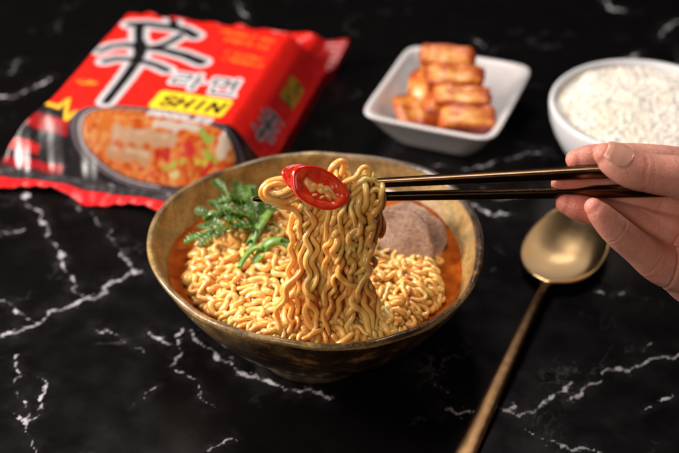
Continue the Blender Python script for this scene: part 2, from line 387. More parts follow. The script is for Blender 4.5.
LOOPS = [[(-.35, -4.9, 13.3), (-.8, -5.05, 13.0), (-1.2, -5.1, 12.95), (-1.7, -5.15, 13.15), (-2.0, -5.05, 13.5), (-1.6, -4.9, 13.75), (-1.2, -4.85, 13.6)],
 [(-2.2, -4.6, 13.05), (-1.9, -5.0, 13.4), (-1.4, -5.15, 13.45), (-.9, -5.1, 13.6), (-.5, -4.9, 13.9), (-.1, -4.6, 13.6)],
 [(-.2, -4.2, 12.3), (-.5, -4.3, 13.0), (-.95, -4.6, 13.9), (-.55, -4.9, 14.05), (-.2, -4.9, 13.5), (.0, -4.6, 12.6), (-.2, -4.3, 11.6)],
 [(-.5, -4.3, 12.2), (-.75, -4.5, 13.0), (-1.1, -4.9, 13.5), (-1.55, -5.0, 13.55), (-1.75, -5.0, 13.2), (-1.45, -5.0, 12.95), (-1.0, -5.0, 13.15), (-.6, -4.9, 13.4), (-.2, -4.6, 13.5), (.1, -4.2, 13.0)],
 [(-.9, -4.1, 12.0), (-1.0, -4.05, 13.2), (-1.2, -4.3, 13.95), (-.8, -4.7, 14.05), (-.45, -4.9, 13.8), (-.3, -4.6, 13.2)], [(-0.53, -4.6, 10.63), (-0.59, -4.7, 12.05), (-1.5, -4.9, 12.6), (-2.05, -4.85, 12.95), (-2.17, -4.85, 13.31), (-1.89, -4.8, 13.71), (-1.36, -4.7, 13.79), (-0.83, -4.7, 13.77), (-0.52, -4.8, 13.46), (-0.66, -4.85, 12.93), (-0.37, -4.3, 12.4), (-0.33, -4.2, 11.91), (-0.53, -4.4, 10.71)],
 [(-2.0, -4.75, 12.95), (-1.73, -4.8, 13.28), (-1.15, -4.75, 13.3), (-0.49, -4.6, 13.2), (0.04, -4.2, 12.67), (.1, -4.1, 11.8)],
 [(0.73, -5.4, 11.0), (0.73, -5.4, 12.0), (0.96, -5.4, 12.93), (1.53, -5.2, 13.98), (2.02, -5.1, 14.12), (2.19, -4.9, 14.52), (2.5, -4.8, 14.61), (2.64, -4.9, 14.2), (2.2, -5.2, 13.66), (1.62, -5.5, 13.33), (1.31, -5.6, 12.25), (1.45, -5.5, 11.07), (1.2, -5.7, 10)],
 [(1.9, -5.5, 10.6), (1.76, -5.3, 11.59), (1.94, -5.3, 12.42), (2.33, -5.4, 13.2), (2.91, -5.2, 13.66), (3.28, -5.1, 13.21), (3.2, -5.2, 12.64), (2.86, -5.35, 12.55), (2.74, -5.4, 12.99), (3.0, -5.5, 13.2)],
 [(0.9, -4.6, 12.4), (0.82, -4.7, 13.53), (0.91, -4.8, 14.45), (1.27, -4.7, 14.81), (1.53, -4.6, 14.69), (1.45, -4.5, 13.93), (1.63, -4.4, 13.06)],
 [(1.85, -5.4, 11.6), (1.85, -5.3, 12.79), (1.84, -5.2, 13.71), (2.28, -5.1, 14.07), (2.82, -4.9, 13.94), (3.1, -4.8, 13.37), (2.93, -4.9, 12.61), (3.04, -4.9, 11.49), (2.8, -5.1, 10.4)]]
for L in LOOPS:
    strands.append(resample(catmull(L, 6), .13)); kinds.append('loop')
# strands in the bowl
for i in range(185):
    lay = (0, 1, 0, 1, 2)[i % 5]
    rr = math.sqrt(random.random()) * 6.3; th = random.uniform(0, 6.28)
    st = (rr * math.cos(th), -.2 + rr * math.sin(th))
    strands.append(np.array(curl(st, random.uniform(0, 6.28), random.uniform(7, 13) * (1.3 if lay == 2 else 1), zoff=[-.4, -.12, .36][lay], lam=1.75, amp=1.4))); kinds.append('mound')
for i in range(20):     # curls lying over the foot of the lifted noodles, at the front
    strands.append(np.array(curl((random.uniform(-2.6, 4.2), random.uniform(-6.0, -4.6)), random.choice([0, math.pi]) + random.gauss(0, .5), random.uniform(3, 7), zoff=.45, lam=1.9, amp=1.4))); kinds.append('mound')
for i in range(34):     # loose curls at the right of the bowl
    st = (random.uniform(3.6, 6.6), random.uniform(-3.8, 2.6))
    strands.append(np.array(curl(st, random.uniform(0, 6.28), random.uniform(4, 7), zoff=.2, lam=2.3, amp=1.5))); kinds.append('mound')

def relax(strands, kinds, iters=13, dmin=.285):
    idx = np.concatenate([np.full(len(s), i) for i, s in enumerate(strands)])
    pos = np.concatenate([np.arange(len(s)) for s in strands])
    P = np.vstack(strands); pin = np.array([kinds[i] == 'loop' for i in idx])
    zmax = np.where(np.array([kinds[i] == 'mound' for i in idx]), 7.2, 99)
    rest = .13; lift_ = np.array([kinds[i] == 'lift' for i in idx]) & (P[:, 2] > 7)
    nxt = np.where(idx[:-1] == idx[1:])[0]
    for it in range(iters):
        kd = kdtree.KDTree(len(P))
        for i, p in enumerate(P.tolist()): kd.insert(p, i)
        kd.balance()
        I, J = [], []
        for i, p in enumerate(P.tolist()):
            si, pi = idx[i], pos[i]
            for _, j, dd in kd.find_range(p, dmin):
                if j > i and (idx[j] != si or abs(int(pos[j]) - int(pi)) > 3):
                    I.append(i); J.append(j)
        if I:
            I = np.array(I); J = np.array(J); d = P[I] - P[J]; L = np.linalg.norm(d, axis=1) + 1e-6
            push = (d / L[:, None]) * ((dmin - L) * .38)[:, None]
            push[:, 2] *= 1.2
            lf = lift_[I] & lift_[J]; push[lf, 1] *= 1.9; push[lf, 0] *= .7
            D = np.zeros_like(P); cnt = np.zeros(len(P))
            np.add.at(D, I, push); np.add.at(D, J, -push); np.add.at(cnt, I, 1); np.add.at(cnt, J, 1)
            D /= np.maximum(1, np.sqrt(cnt))[:, None]; D[pin] *= .25
            P = P + D
        for _ in range(2):
            d = P[nxt + 1] - P[nxt]; L = np.linalg.norm(d, axis=1) + 1e-6
            c = d * ((L - rest * 1.0) / L * .35)[:, None] * (L > rest * 1.25)[:, None]
            P[nxt] += c * .5; P[nxt + 1] -= c * .5
        mid = nxt[:-1][np.diff(nxt) == 1] + 1
        P[mid] += .10 * ((P[mid - 1] + P[mid + 1]) / 2 - P[mid])
        th = np.arctan2(P[:, 1], P[:, 0]); r = np.hypot(P[:, 0], P[:, 1])
        lim = rim_at(th) * (.80 + .055 * np.clip(P[:, 2] - 3.8, 0, 3)) - .55
        k = np.where((r > lim) & (P[:, 2] < 7.5), lim / r, 1.0)
        P[:, 0] *= k; P[:, 1] *= k
        P[:, 2] = np.clip(P[:, 2], 4.1, zmax)
    out, o = [], 0
    for s in strands:
        out.append(P[o:o + len(s)]); o += len(s)
    return out
strands = relax(strands, kinds)

def noodle_mat():
    m = M('noodle')
    n = m.noise(.7, 4); f = m.noise(6, 3, .6)
    c = m.ramp(n, [(.30, (.72, .26, .045)), (.42, (.84, .41, .10)), (.58, (.90, .53, .155)), (.74, (.93, .64, .24))])
    c = m.mix(m.ramp(f, [(.60, 0.0), (.72, .5)]), c, (.62, .20, .03))
    z = m.xyz()
    m.color(c).set(Roughness=.32, Coat_Weight=.9, Coat_Roughness=.09, Specular_IOR_Level=.45).sss(.7, (1, .5, .14), .45)
    m.bump(m.math('ADD', m.noise(9, 3), m.noise(22, 2)), .3, .03); return m.m
mn = noodle_mat()
def nood(P, seed):
    Q = P.copy(); Q = catmull(Q, 2)
    rs = np.random.default_rng(seed); r0 = rs.uniform(.130, .168)
    t = np.arange(len(Q)); vr = 1 + .07 * np.sin(t * .21 + seed) + .05 * np.sin(t * .53 + seed * 2)
    return tube(Q, r0 * vr * 1.06, r0 * vr * rs.uniform(.72, .92), k=9)
lift = root('lifted_noodles', (1.2, -4.6, 6), 'wavy yellow noodles lifted from the bowl and draped over the chopsticks', 'noodles')
for i, (s_, kd_) in enumerate(zip(strands, kinds)):
    if kd_ != 'mound': tubes_obj('noodle_strand', [nood(s_, i)], mn, lift)
o = tubes_obj('noodles', [nood(s_, i) for i, (s_, kd_) in enumerate(zip(strands, kinds)) if kd_ == 'mound'], mn, origin=(0, 0, 4.5))
tag(o, 'heap of curly orange tinted noodles lying in the broth of the brown bowl', 'noodles', kind='stuff')

# chili flakes clinging to the noodles
def flakes():
    parts = []
    cand = [s_ for s_, k_ in zip(strands, kinds)]
    for i in range(900):
        s_ = random.choice(cand); p = s_[random.randrange(len(s_))]
        nrm = np.array([random.gauss(0, .5), random.gauss(-.6, .4), random.gauss(.6, .4)]); nrm /= np.linalg.norm(nrm)
        c = p + nrm * .15; sz = random.uniform(.015, .05)
        a = np.cross(nrm, [random.random(), random.random(), random.random()]); a /= np.linalg.norm(a); b = np.cross(nrm, a)
        V = np.array([c + a * sz, c + b * sz * .7, c - a * sz * .8, c - b * sz * .6, c + nrm * .022, c - nrm * .02])
        F = np.array([[0, 1, 4, 4], [1, 2, 4, 4], [2, 3, 4, 4], [3, 0, 4, 4], [1, 0, 5, 5], [2, 1, 5, 5], [3, 2, 5, 5], [0, 3, 5, 5]])
        parts.append((V, F))
    m = M('chili_flake'); m.color(m.ramp(m.noise(.8), [(.35, (.30, .02, .005)), (.6, (.12, .012, .004)), (.7, (.06, .05, .01))])).set(Roughness=.35)
    o = tubes_obj('chili_flakes', parts, m.m, origin=(0, 0, 6))
    tag(o, 'tiny dark red chili flakes sprinkled over the noodles', 'chili flakes', kind='stuff')
flakes()

# ------------------------------------------------------------------ generic solid: rounded, warped slab
def slab(c, ax, ay, az, n=5.0, nu=48, nv=28, warp=.04, wf=2.0, bend=0., seed=0):
    """superellipsoid with half axes ax, ay, az (vectors)"""
    c, ax, ay, az = [np.asarray(q, float) for q in (c, ax, ay, az)]
    u = np.linspace(-np.pi, np.pi, nu, endpoint=False); v = np.linspace(-np.pi / 2, np.pi / 2, nv)
    U, W = np.meshgrid(u, v, indexing='ij'); e = 2 / n
    sp = lambda t, q: np.sign(t) * np.abs(t) ** q
    X = sp(np.cos(W), e) * sp(np.cos(U), e); Y = sp(np.cos(W), e) * sp(np.sin(U), e); Z = sp(np.sin(W), e)
    Z = Z + bend * (X ** 2)
    P = c + X[..., None] * ax + Y[..., None] * ay + Z[..., None] * az
    P = P.reshape(-1, 3)
    D = np.array([noise.noise(Vector(p * wf) + Vector((seed * 3.1, 0, 0))) for p in P]) * warp
    D2 = np.array([noise.noise(Vector(p * wf * 2.7) + Vector((seed * 7.1, 9, 0))) for p in P]) * warp * .5
    d = P - c; d /= np.linalg.norm(d, axis=1)[:, None] + 1e-9
    P = P + d * (D + D2)[:, None]
    return P, gridfaces(nu, nv, wrapu=True)

# ------------------------------------------------------------------ beef slices
def meat():
    m = M('boiled_beef'); n = m.noise(1.6, 6, .7, dist=.8); fib = m.noise(4.5, 4, .6, vec=m.mapping((1, 1, 3)))
    c = m.ramp(n, [(.3, (.19, .085, .045)), (.5, (.33, .175, .10)), (.7, (.46, .28, .17))])
    c = m.mix(m.ramp(fib, [(.48, 0.0), (.66, .6)]), c, (.09, .04, .026))
    m.color(c).set(Roughness=.45, Coat_Weight=.12, Coat_Roughness=.2).sss(.12, (1, .4, .2), .15)
    m.bump(m.math('ADD', n, fib), .55, .08)
    n_ = np.array([-.25, -.62, .74]); n_ /= np.linalg.norm(n_)
    ax = np.cross([0, 0, 1], n_); ax /= np.linalg.norm(ax); ay = np.cross(n_, ax)
    def disc(c, R1, R2, t, nn, seed):
        nr = 26; na = 90; V = []
        a = np.linspace(0, 2 * np.pi, na, endpoint=False)
        edge = 1 + .05 * np.sin(2 * a + seed) + .03 * np.sin(5 * a + seed * 2) + .015 * np.sin(11 * a)
        prof = [(0, .5)] + [(q, .5) for q in np.linspace(.1, .88, 12)] + [(.95, .46), (.99, .3), (1.0, 0), (.99, -.3), (.95, -.46)] + [(q, -.5) for q in (.7, .3, 0)]
        for q, h in prof:
            x = R1 * q * edge * np.cos(a); y = R2 * q * edge * np.sin(a)
            z = t * h + .10 * np.sin(x * 1.7 + seed) * np.cos(y * 1.3)
            V.append(np.array(c) + x[:, None] * ax + y[:, None] * ay + z[:, None] * nn)
        return np.vstack(V), gridfaces(len(prof), na, wrapv=True)
    V, F = disc((3.95, 1.2, 5.6), 2.2, 2.2, .4, n_, 1.0)
    tag(mk('beef_slice', V, F, m.m), 'round greyish brown beef slice propped upright right behind the lifted noodles', 'meat', 'beef slices in the soup')
    n2 = n_ + np.array([.2, 0, -.25]); n2 /= np.linalg.norm(n2)
    V, F = disc((4.9, 2.5, 5.3), 2.1, 1.9, .5, n2, 2.6)
    tag(mk('beef_slice', V, F, m.m), 'darker beef slice mostly hidden, peeking out behind the round slice', 'meat', 'beef slices in the soup')
meat()

# ------------------------------------------------------------------ greens
def leaf_mat(name, c0, c1, ws=.35):
    m = M(name); n = m.noise(1.3, 4)
    m.color(m.ramp(n, [(.3, c0), (.7, c1)])).set(Roughness=.34, Coat_Weight=.25, Coat_Roughness=.2).sss(.25, (.4, 1, .15), .1)
    m.bump(m.noise(5, 3), .3, .04); return m.m
mleaf = leaf_mat('herb_leaf', (.03, .075, .009), (.12, .20, .025))
mstem = leaf_mat('herb_stem', (.16, .26, .07), (.30, .42, .14))
mscal = leaf_mat('scallion_green', (.07, .20, .018), (.26, .42, .05))

def blade(base, d, L, W, up, seed, curlz=.15):
    """a lobed, serrated leaflet: a thin closed sheet with a folded midrib"""
    d = np.asarray(d, float); d /= np.linalg.norm(d); up = np.asarray(up, float)
    s_ = np.cross(d, up); s_ /= np.linalg.norm(s_); nn = np.cross(s_, d)
    n = 34; t = np.linspace(0, 1, n)
    saw = np.abs(((t * 5.5 + seed * .37) % 1))
    wd = W * (np.sin(np.pi * np.clip(t * .93 + .05, 0, 1)) ** .8) * (.25 + .9 * saw)
    rows = []
    bend = random.uniform(-.25, .25)
    for k in range(n):
        cen = np.asarray(base) + d * L * t[k] + nn * (curlz * L * math.sin(t[k] * 2.4)) * .5 + s_ * bend * L * t[k] ** 2
        sw = .22 * wd[k]
        row = []
        for q in (-1, -.5, 0, .5, 1):
            row.append(cen + s_ * q * wd[k] + d * abs(q) * wd[k] * .55 + nn * (abs(q) * wd[k] * .28 + .03 * math.sin(k * .9 + q * 3)))
        rows.append(row)
    top = np.array(rows).reshape(-1, 3); bot = top - nn * .022
    F = gridfaces(n, 5); Fb = F[:, ::-1] + len(top)
    edge = []
    for k in range(n - 1):
        for j in (0, 4):
            edge.append([k * 5 + j, (k + 1) * 5 + j, (k + 1) * 5 + j + len(top), k * 5 + j + len(top)])
    return np.vstack([top, bot]), np.vstack([F, Fb, np.array(edge)])

def sprig(label, path, size, seed):
    random.seed(seed)
    P = catmull(path, 8); r = root('herb_sprig', path[0], label, 'herb', 'herb sprigs')
    st = np.linspace(.045, .025, len(P)); tubes_obj('stem', [tube(P, st, k=7)], mstem, r)
    T, N, B = frames(P); n = len(P)
    for j, t in enumerate(np.linspace(.22, .97, 7)):
        i = int(t * (n - 1))
        for sd in ((-1, 1) if j < 6 else (0,)):
            dd = T[i] * .75 + sd * np.cross([0, 0, 1], T[i]) * .85 + np.array([0, 0, random.uniform(-.05, .3)])
            L = size * (1.05 - .45 * abs(t - .45)) * random.uniform(.8, 1.15)
            V, F = blade(P[i], dd, L, L * .36, (random.gauss(0, .3), random.gauss(0, .3), 1), random.random() * 9)
            V2, F2 = [V], [F]
            # side lobes make the leaflet feathery
            mk('leaflet', V, F, mleaf, r)
    return r
sprig('deep green feathery herb sprig reaching left over the noodles', [(-1.6, 1.2, 6.3), (-3.0, 1.5, 6.9), (-4.5, 1.4, 6.8), (-5.8, 1.3, 6.3)], 1.35, 3)
sprig('feathery herb sprig at the back, rising against the bowl wall', [(-1.6, 1.6, 6.3), (-2.7, 2.5, 6.9), (-3.8, 3.5, 7.0), (-4.8, 4.6, 6.7)], 1.35, 5)
sprig('short middle herb sprig fanning between the other two sprigs', [(-1.7, .9, 6.4), (-3.0, 1.9, 7.1), (-4.2, 2.4, 7.1), (-5.6, 2.8, 6.7)], 1.3, 8)

def scallion(label, path, R, flat, cut, seed):
    P = catmull(path, 10); n = len(P); T, N, B = frames(P); k = 28
    a = np.linspace(0, 2 * np.pi, k, endpoint=False)
    up = np.array([0, -.3, 1.])
    Vo, Vi = [], []
    for rad, dst in ((1, Vo), (.84, Vi)):
        for i in range(n):
            s_ = np.cross(T[i], up); s_ /= np.linalg.norm(s_); u_ = np.cross(s_, T[i])
            t = i / (n - 1); end = 1 - 2 * t
            prof = .86 + .14 * math.sin(math.pi * t)
            sh = cut * end * np.sin(a) * (abs(end) ** 1.2)
            dst.append(P[i] + (R * prof * rad * np.cos(a))[:, None] * s_ + (R * flat * prof * rad * np.sin(a))[:, None] * u_ + sh[:, None] * T[i])
    Vo = np.vstack(Vo); Vi = np.vstack(Vi); F = gridfaces(n, k, wrapv=True); m_ = len(Vo)
    caps = []
    for i in (0, n - 1):
        for j in range(k): caps.append([i * k + j, i * k + (j + 1) % k, i * k + (j + 1) % k + m_, i * k + j + m_])
    o = mk('scallion_slice', np.vstack([Vo, Vi]), np.vstack([F, F[:, ::-1] + m_, np.array(caps)]), mscal)
    tag(o, label, 'scallion', 'scallion slices on the noodles')
scallion('upper bright green scallion slice slanting beside the lifted noodles', [(-3.3, -.3, 6.7), (-2.95, .7, 6.95), (-2.5, 1.9, 7.1), (-2.1, 2.9, 7.1)], .25, .4, .5, 1)
scallion('lower wider scallion slice lying on the curly noodles', [(-2.75, -1.0, 6.75), (-2.3, -.35, 7.0), (-1.8, -.1, 7.0), (-1.25, -.2, 6.85)], .27, .36, .5, 2)
scallion('thin tapering scallion strip curling left across the noodles', [(-3.75, -1.9, 6.5), (-3.45, -1.2, 6.75), (-3.0, -.7, 6.95), (-2.4, -.6, 6.95)], .15, .6, .2, 3)

# ------------------------------------------------------------------ chopsticks
def brass(name, c0, c1, r=.24):
    m = M(name); n = m.noise(.15, 2); m.color(m.ramp(n, [(.3, c0), (.7, c1)])).set(Metallic=1.0, Roughness=r)
    m.link(m.ramp(m.noise(2, 4), [(.3, r * .92), (.75, r * 1.15)]), m.b.inputs['Roughness']); return m.m
mst = brass('dark_bronze', (.10, .055, .03), (.17, .095, .05), .25)
def stick(p0, p1, r0, r1, label):
    p0, p1 = np.array(p0), np.array(p1); n = 60; V = []
    d = p1 - p0; L = np.linalg.norm(d); d /= L; s_ = np.cross(d, [0, 0, 1]); s_ /= np.linalg.norm(s_); u_ = np.cross(s_, d)
    k = 24; a = np.linspace(0, 2 * np.pi, k, endpoint=False); q = np.cos(a); w_ = np.sin(a); e = 2 / 3.6
    for i in range(n):
        t = i / (n - 1); r = r0 + (r1 - r0) * t
        if i < 3: r *= (.55, .85, .96)[i]
        if i > n - 4: r *= (.96, .85, .5)[i - n + 3]
        V.append(p0 + d * L * t + (r * np.sign(q) * abs(q) ** e)[:, None] * s_ + (r * np.sign(w_) * abs(w_) ** e)[:, None] * u_)
    V = np.vstack(V); F = gridfaces(n, k, wrapv=True).tolist() + [list(range(k))[::-1], list(range((n - 1) * k, n * k))]
    o = mk('chopstick', V, F, mst, origin=tuple((p0 + p1) / 2)); tag(o, label, 'chopstick', 'pair of chopsticks')
d1 = (np.array([12.86, -5.1, 14.5]) - np.array([-2.35, -4.5, 13.13]))
stick((-2.35, -4.45, 13.13), np.array([-2.35, -4.45, 13.13]) + d1 * 1.5, .14, .36, 'upper dark bronze chopstick, its end coming out above the thumb')
d2 = (np.array([14.78, -5.05, 13.5]) - np.array([-2.62, -4.55, 12.68]))
stick((-2.62, -4.6, 12.68), np.array([-2.62, -4.6, 12.68]) + d2 * 1.33, .14, .31, 'lower coppery bronze chopstick, its tip bare left of the noodles')

# ------------------------------------------------------------------ red chili slices on top
def chili():
    sk = M('chili_skin'); sk.color(sk.ramp(sk.noise(1.5, 3), [(.3, (.60, .010, .006)), (.7, (.78, .030, .014))])).set(Roughness=.14, Coat_Weight=.8, Coat_Roughness=.04).sss(.2, (1, .1, .05), .15)
    fl = M('chili_flesh'); fl.color(fl.ramp(fl.noise(3, 4), [(.3, (.66, .02, .008)), (.7, (.80, .09, .025))])).set(Roughness=.22, Coat_Weight=.5).sss(.3, (1, .2, .08), .2)
    fl.bump(fl.noise(6, 3), .5, .05)
    pc = M('chili_core'); pc.color(pc.ramp(pc.noise(5, 3), [(.3, (.84, .20, .04)), (.7, (.92, .52, .17))])).set(Roughness=.3, Coat_Weight=.4).sss(.3, (1, .4, .15), .2)
    se = M('chili_seed'); se.color((.86, .50, .16)).set(Roughness=.35)
    def slice_(c, nn, major, A, B, t, label, seeds):
        c = np.array(c, float); nn = np.array(nn, float); nn /= np.linalg.norm(nn)
        ax = np.array(major, float); ax -= nn * (ax @ nn); ax /= np.linalg.norm(ax); ay = np.cross(nn, ax)
        r = root('chili_slice', c - nn * t, label, 'chili', 'red chili slices')
        na = 96; a = np.linspace(0, 2 * np.pi, na, endpoint=False)
        edge = 1 + .03 * np.sin(3 * a + .5) + .015 * np.sin(5 * a)
        def rr(q, h, cup=0):
            x = A * q * edge * np.cos(a); y = B * q * edge * np.sin(a)
            return c + x[:, None] * ax + y[:, None] * ay + (h * t + cup)[:, None] * nn if hasattr(cup, '__len__') else c + x[:, None] * ax + y[:, None] * ay + h * t * nn
        ringp = [(.90, .95), (.94, 1.02), (.98, .98), (1.0, .85), (1.03, .4), (1.04, -.2), (1.02, -.7), (.95, -1), (.84, -1), (.78, -.8), (.76, 0), (.82, .6)]
        V = np.vstack([rr(q, h) for q, h in ringp]); mk('skin', V, gridfaces(len(ringp), na, wrapu=True, wrapv=True), sk.m, r)
        pr = [(0, .1), (.2, .15), (.35, .05), (.5, .1), (.60, .15), (.66, .55), (.70, .82), (.76, .92), (.86, .97), (.93, .95), (.86, -.7), (.4, -.6), (0, -.6)]
        V = np.vstack([rr(q * (1 + (.10 * np.cos(3 * a + 1) + .05 * np.sin(8 * a)) * (.1 < q < .8)), h) for q, h in pr]); mk('flesh', V, gridfaces(len(pr), na, wrapv=True), fl.m, r)
        # pale placenta with three arms
        k = np.linspace(0, 2 * np.pi, 60, endpoint=False); pr = []
        for q, h in ((0, .62), (.5, .6), (.85, .48), (1, .2), (1.0, -.1)):
            rad = q * (.48 + .22 * np.cos(2 * k + .3) + .07 * np.sin(5 * k) + .06 * np.sin(9 * k + 1))
            pr.append(c + (A * rad * np.cos(k))[:, None] * ax + (B * rad * .75 * np.sin(k) + .12 * B * np.sin(A * rad * np.cos(k) * 5))[:, None] * ay + h * t * nn)
        mk('core', np.vstack(pr), gridfaces(len(pr), 60, wrapv=True), pc.m, r)
        for _ in range(seeds):
            an = random.uniform(0, 6.28); q = random.uniform(.1, .5)
            cc = c + A * q * math.cos(an) * ax + B * q * math.sin(an) * ay + nn * t * .55
            dd = ax + random.gauss(0, .5) * ay; dd /= np.linalg.norm(dd)
            V, F = slab(cc, dd * .13, np.cross(nn, dd) * .06, nn * .035, n=2.2, nu=14, nv=9, warp=.0)
            mk('seed', V, F, se.m, r)
    random.seed(4)
    slice_((.40, -5.7, 14.05), (.25, -.80, .55), (.80, .1, -.58), 1.36, .84, .18, 'large glossy red chili ring resting on top of the lifted noodles', 9)
    slice_((-.25, -5.15, 14.2), (.15, -.55, .80), (.8, .2, -.45), 1.0, .6, .15, 'second red chili ring tucked behind the upper left of the front ring', 3)
chili()

# ------------------------------------------------------------------ the hand
FING = {'thumb': [(12.58, -6.1, 16.08, 0.50), (12.97, -6.2, 15.84, 0.72), (13.81, -6.3, 15.45, 0.86), (14.83, -6.3, 15.19, 0.88), (15.93, -6.2, 14.92, 0.96), (17.22, -6.0, 14.15, 1.08), (19.19, -5.6, 11.7, 1.4), (21.48, -5.0, 8.07, 1.6)],
 'index': [(11.78, -4.25, 14.6, 0.46), (12.36, -4.15, 14.58, 0.62), (13.87, -3.8, 14.4, 0.68), (15.99, -3.6, 14.03, 0.78), (18.61, -3.4, 13.36, 0.85), (21.39, -3.2, 12.23, 0.98)],
 'middle': [(11.18, -4.65, 13.57, 0.46), (11.84, -4.5, 13.45, 0.6), (13.52, -4.2, 12.97, 0.67), (15.45, -4.0, 12.34, 0.76), (18.67, -3.6, 11.39, 0.85), (21.74, -3.2, 10.41, 1.0)],
 'ring': [(11.38, -5.3, 12.93, 0.48), (11.95, -5.35, 12.77, 0.63), (13.21, -5.25, 12.36, 0.68), (15.18, -4.9, 11.57, 0.77), (17.44, -4.4, 10.71, 0.87), (21.14, -3.7, 9.14, 1.0)],
 'little': [(12.36, -6.4, 13.52, 0.42), (12.70, -6.5, 13.18, 0.56), (13.45, -6.5, 12.37, 0.69), (14.6, -6.3, 11.25, 0.78), (16.05, -6.0, 10.0, 0.98), (18.24, -5.2, 9.0, 1.25), (21.44, -4.4, 7.89, 1.3)]}
def hand():
    parts = []
    for k, L in FING.items():
        L = np.array(L); C = catmull(L, 10); P, R = C[:, :3], C[:, 3]
        parts.append(tube(P, R, R * .97, k=28))
    wrist = np.array([28.5, -2.5, 5.0])
    for k in ('index', 'middle', 'ring', 'little', 'thumb'):
        p = np.array(FING[k][-1]); q = wrist + (p[:3] - wrist) * .3
        C = catmull(np.vstack([p, np.r_[(p[:3] + q) / 2, 1.25], np.r_[q, 1.6]]), 8); parts.append(tube(C[:, :3], C[:, 3], k=24))
    C = catmull(np.array([(26, -2.8, 6.6, 2.2), (29, -2.2, 4.8, 2.4), (34, -1, 1.9 + 1.5, 2.9), (40, 0, 3.4, 3.4)]), 8); parts.append(tube(C[:, :3], C[:, 3] * .8, C[:, 3], k=28))
    # palm and the pad below the little finger
    C = catmull(np.array([(16.75, -5.5, 8.95, .75), (17.8, -5.2, 8.3, 1.1), (20, -4.8, 7.2, 1.5), (24, -3.8, 6.0, 1.8)]), 8); parts.append(tube(C[:, :3], C[:, 3], k=24))
    C = catmull(np.array([(17.4, -4.6, 10.6, 1.0), (20, -4.2, 9.6, 1.5), (24, -3.6, 8, 1.9)]), 8); parts.append(tube(C[:, :3], C[:, 3], k=24))
    V, F = merge(parts)
    q = F[:, 2] != F[:, 3]
    tmp = mk('tmp', V, F[q].tolist() + F[~q][:, :3].tolist(), None, origin=(0, 0, 0))
    md = tmp.modifiers.new('r', 'REMESH'); md.mode = 'VOXEL'; md.voxel_size = .055 * S; md.use_smooth_shade = True
    sm = tmp.modifiers.new('s', 'SMOOTH'); sm.factor = .6; sm.iterations = 5
    dg = bpy.context.evaluated_depsgraph_get(); ev = tmp.evaluated_get(dg); me = ev.to_mesh()
    n = len(me.vertices); co = np.empty(n * 3); me.vertices.foreach_get('co', co); co = co.reshape(-1, 3) / S
    no = np.empty(n * 3); me.vertices.foreach_get('normal', no); no = no.reshape(-1, 3)
    faces = [tuple(p.vertices) for p in me.polygons]
    ev.to_mesh_clear(); bpy.data.objects.remove(tmp)
    red = np.zeros(n)
    disp = np.zeros(n)
    def crease(fk, t, depth=.05, sig=.04, tilt=0.0):
        L = np.array(FING[fk]); C = catmull(L, 20); i = int(t * (len(C) - 1)); p = C[i, :3]; r = C[i, 3]
        d = C[min(i + 2, len(C) - 1), :3] - C[max(i - 2, 0), :3]; d /= np.linalg.norm(d)
        d = d + tilt * np.array([0, 0, 1.]); d /= np.linalg.norm(d)
        rel = co - p; along = rel @ d; rad = np.linalg.norm(rel - along[:, None] * d, axis=1)
        wob = .05 * np.sin(co[:, 2] * 4.3 + t * 9) + .03 * np.sin(co[:, 1] * 7 + t * 5)
        m = (rad < r * 1.25) * ss((-(rel[:, 1]) / r + .15) / .5)
        g = np.exp(-((along + wob) / sig) ** 2) * m
        g = g * (.45 + .55 * np.sin(co[:, 0] * 3.1 + co[:, 2] * 5.3 + t * 20) ** 2); disp[:] -= depth * g; red[:] += .75 * g
    for fk, tt in (('thumb', (.36, .385, .345, .40)), ('little', (.33, .355, .58, .60)), ('ring', (.38, .40, .63)), ('middle', (.40, .42, .62)), ('index', (.38, .4))):
        for j, t in enumerate(tt): crease(fk, t, (.030 if j % 2 == 0 else .012) * (1.7 if fk == 'thumb' else 1), .026, random.uniform(-.25, .25))
    for fk in FING:      # warmer fingertips
        p = np.array(FING[fk][0][:3]); red += .55 * np.exp(-(np.linalg.norm(co - p, axis=1) / 1.1) ** 2)
    # palm lines by the base of the little finger
    for a, b in (((16.6, -6.9, 11.2), (16.1, -6.8, 9.2)), ((16.9, -6.3, 12), (17.6, -6.4, 10.4)), ((16.9, -7, 9.9), (17.6, -6.6, 8.6))):
        dd, _ = segdist(co[:, [0, 2]], (a[0], a[2]), (b[0], b[2])); g = np.exp(-(dd / .07) ** 2) * (co[:, 1] < -4.6)
        disp -= .07 * g; red += .5 * g
    co = co + no * disp[:, None]
    m = M('skin'); r = m.attr('redness'); n1 = m.noise(1.1, 4); n2 = m.noise(.5, 3)
    c = m.mix(m.ramp(n1, [(.3, 0.0), (.7, 1.0)]), (.60, .25, .18), (.72, .38, .29))
    c = m.mix(m.ramp(m.noise(.35, 4, .6), [(.42, 0.0), (.66, .55)]), c, (.66, .25, .19))
    c = m.mix(m.math('MULTIPLY', r, .75, clamp=True), c, (.60, .15, .11))
    m.color(c).set(Roughness=.42, Specular_IOR_Level=.45).sss(.35, (1, .35, .2), .35)
    lines = m.voro(7, vec=m.mapping((.5, 1, 1.2)), feature='DISTANCE_TO_EDGE')
    m.bump(m.math('ADD', m.ramp(lines, [(0, 0.0), (.08, .5)]), m.math('MULTIPLY', m.noise(3.5, 5, .65), 1.6)), .5, .045)
    h = root('hand', (20, -4.5, 8), 'hand with pale pink skin reaching in from the right, pinching the chopsticks', 'hand')
    mk('skin', co, [list(f) for f in faces], m.m, h, attrs={'redness': ('FLOAT', red)})
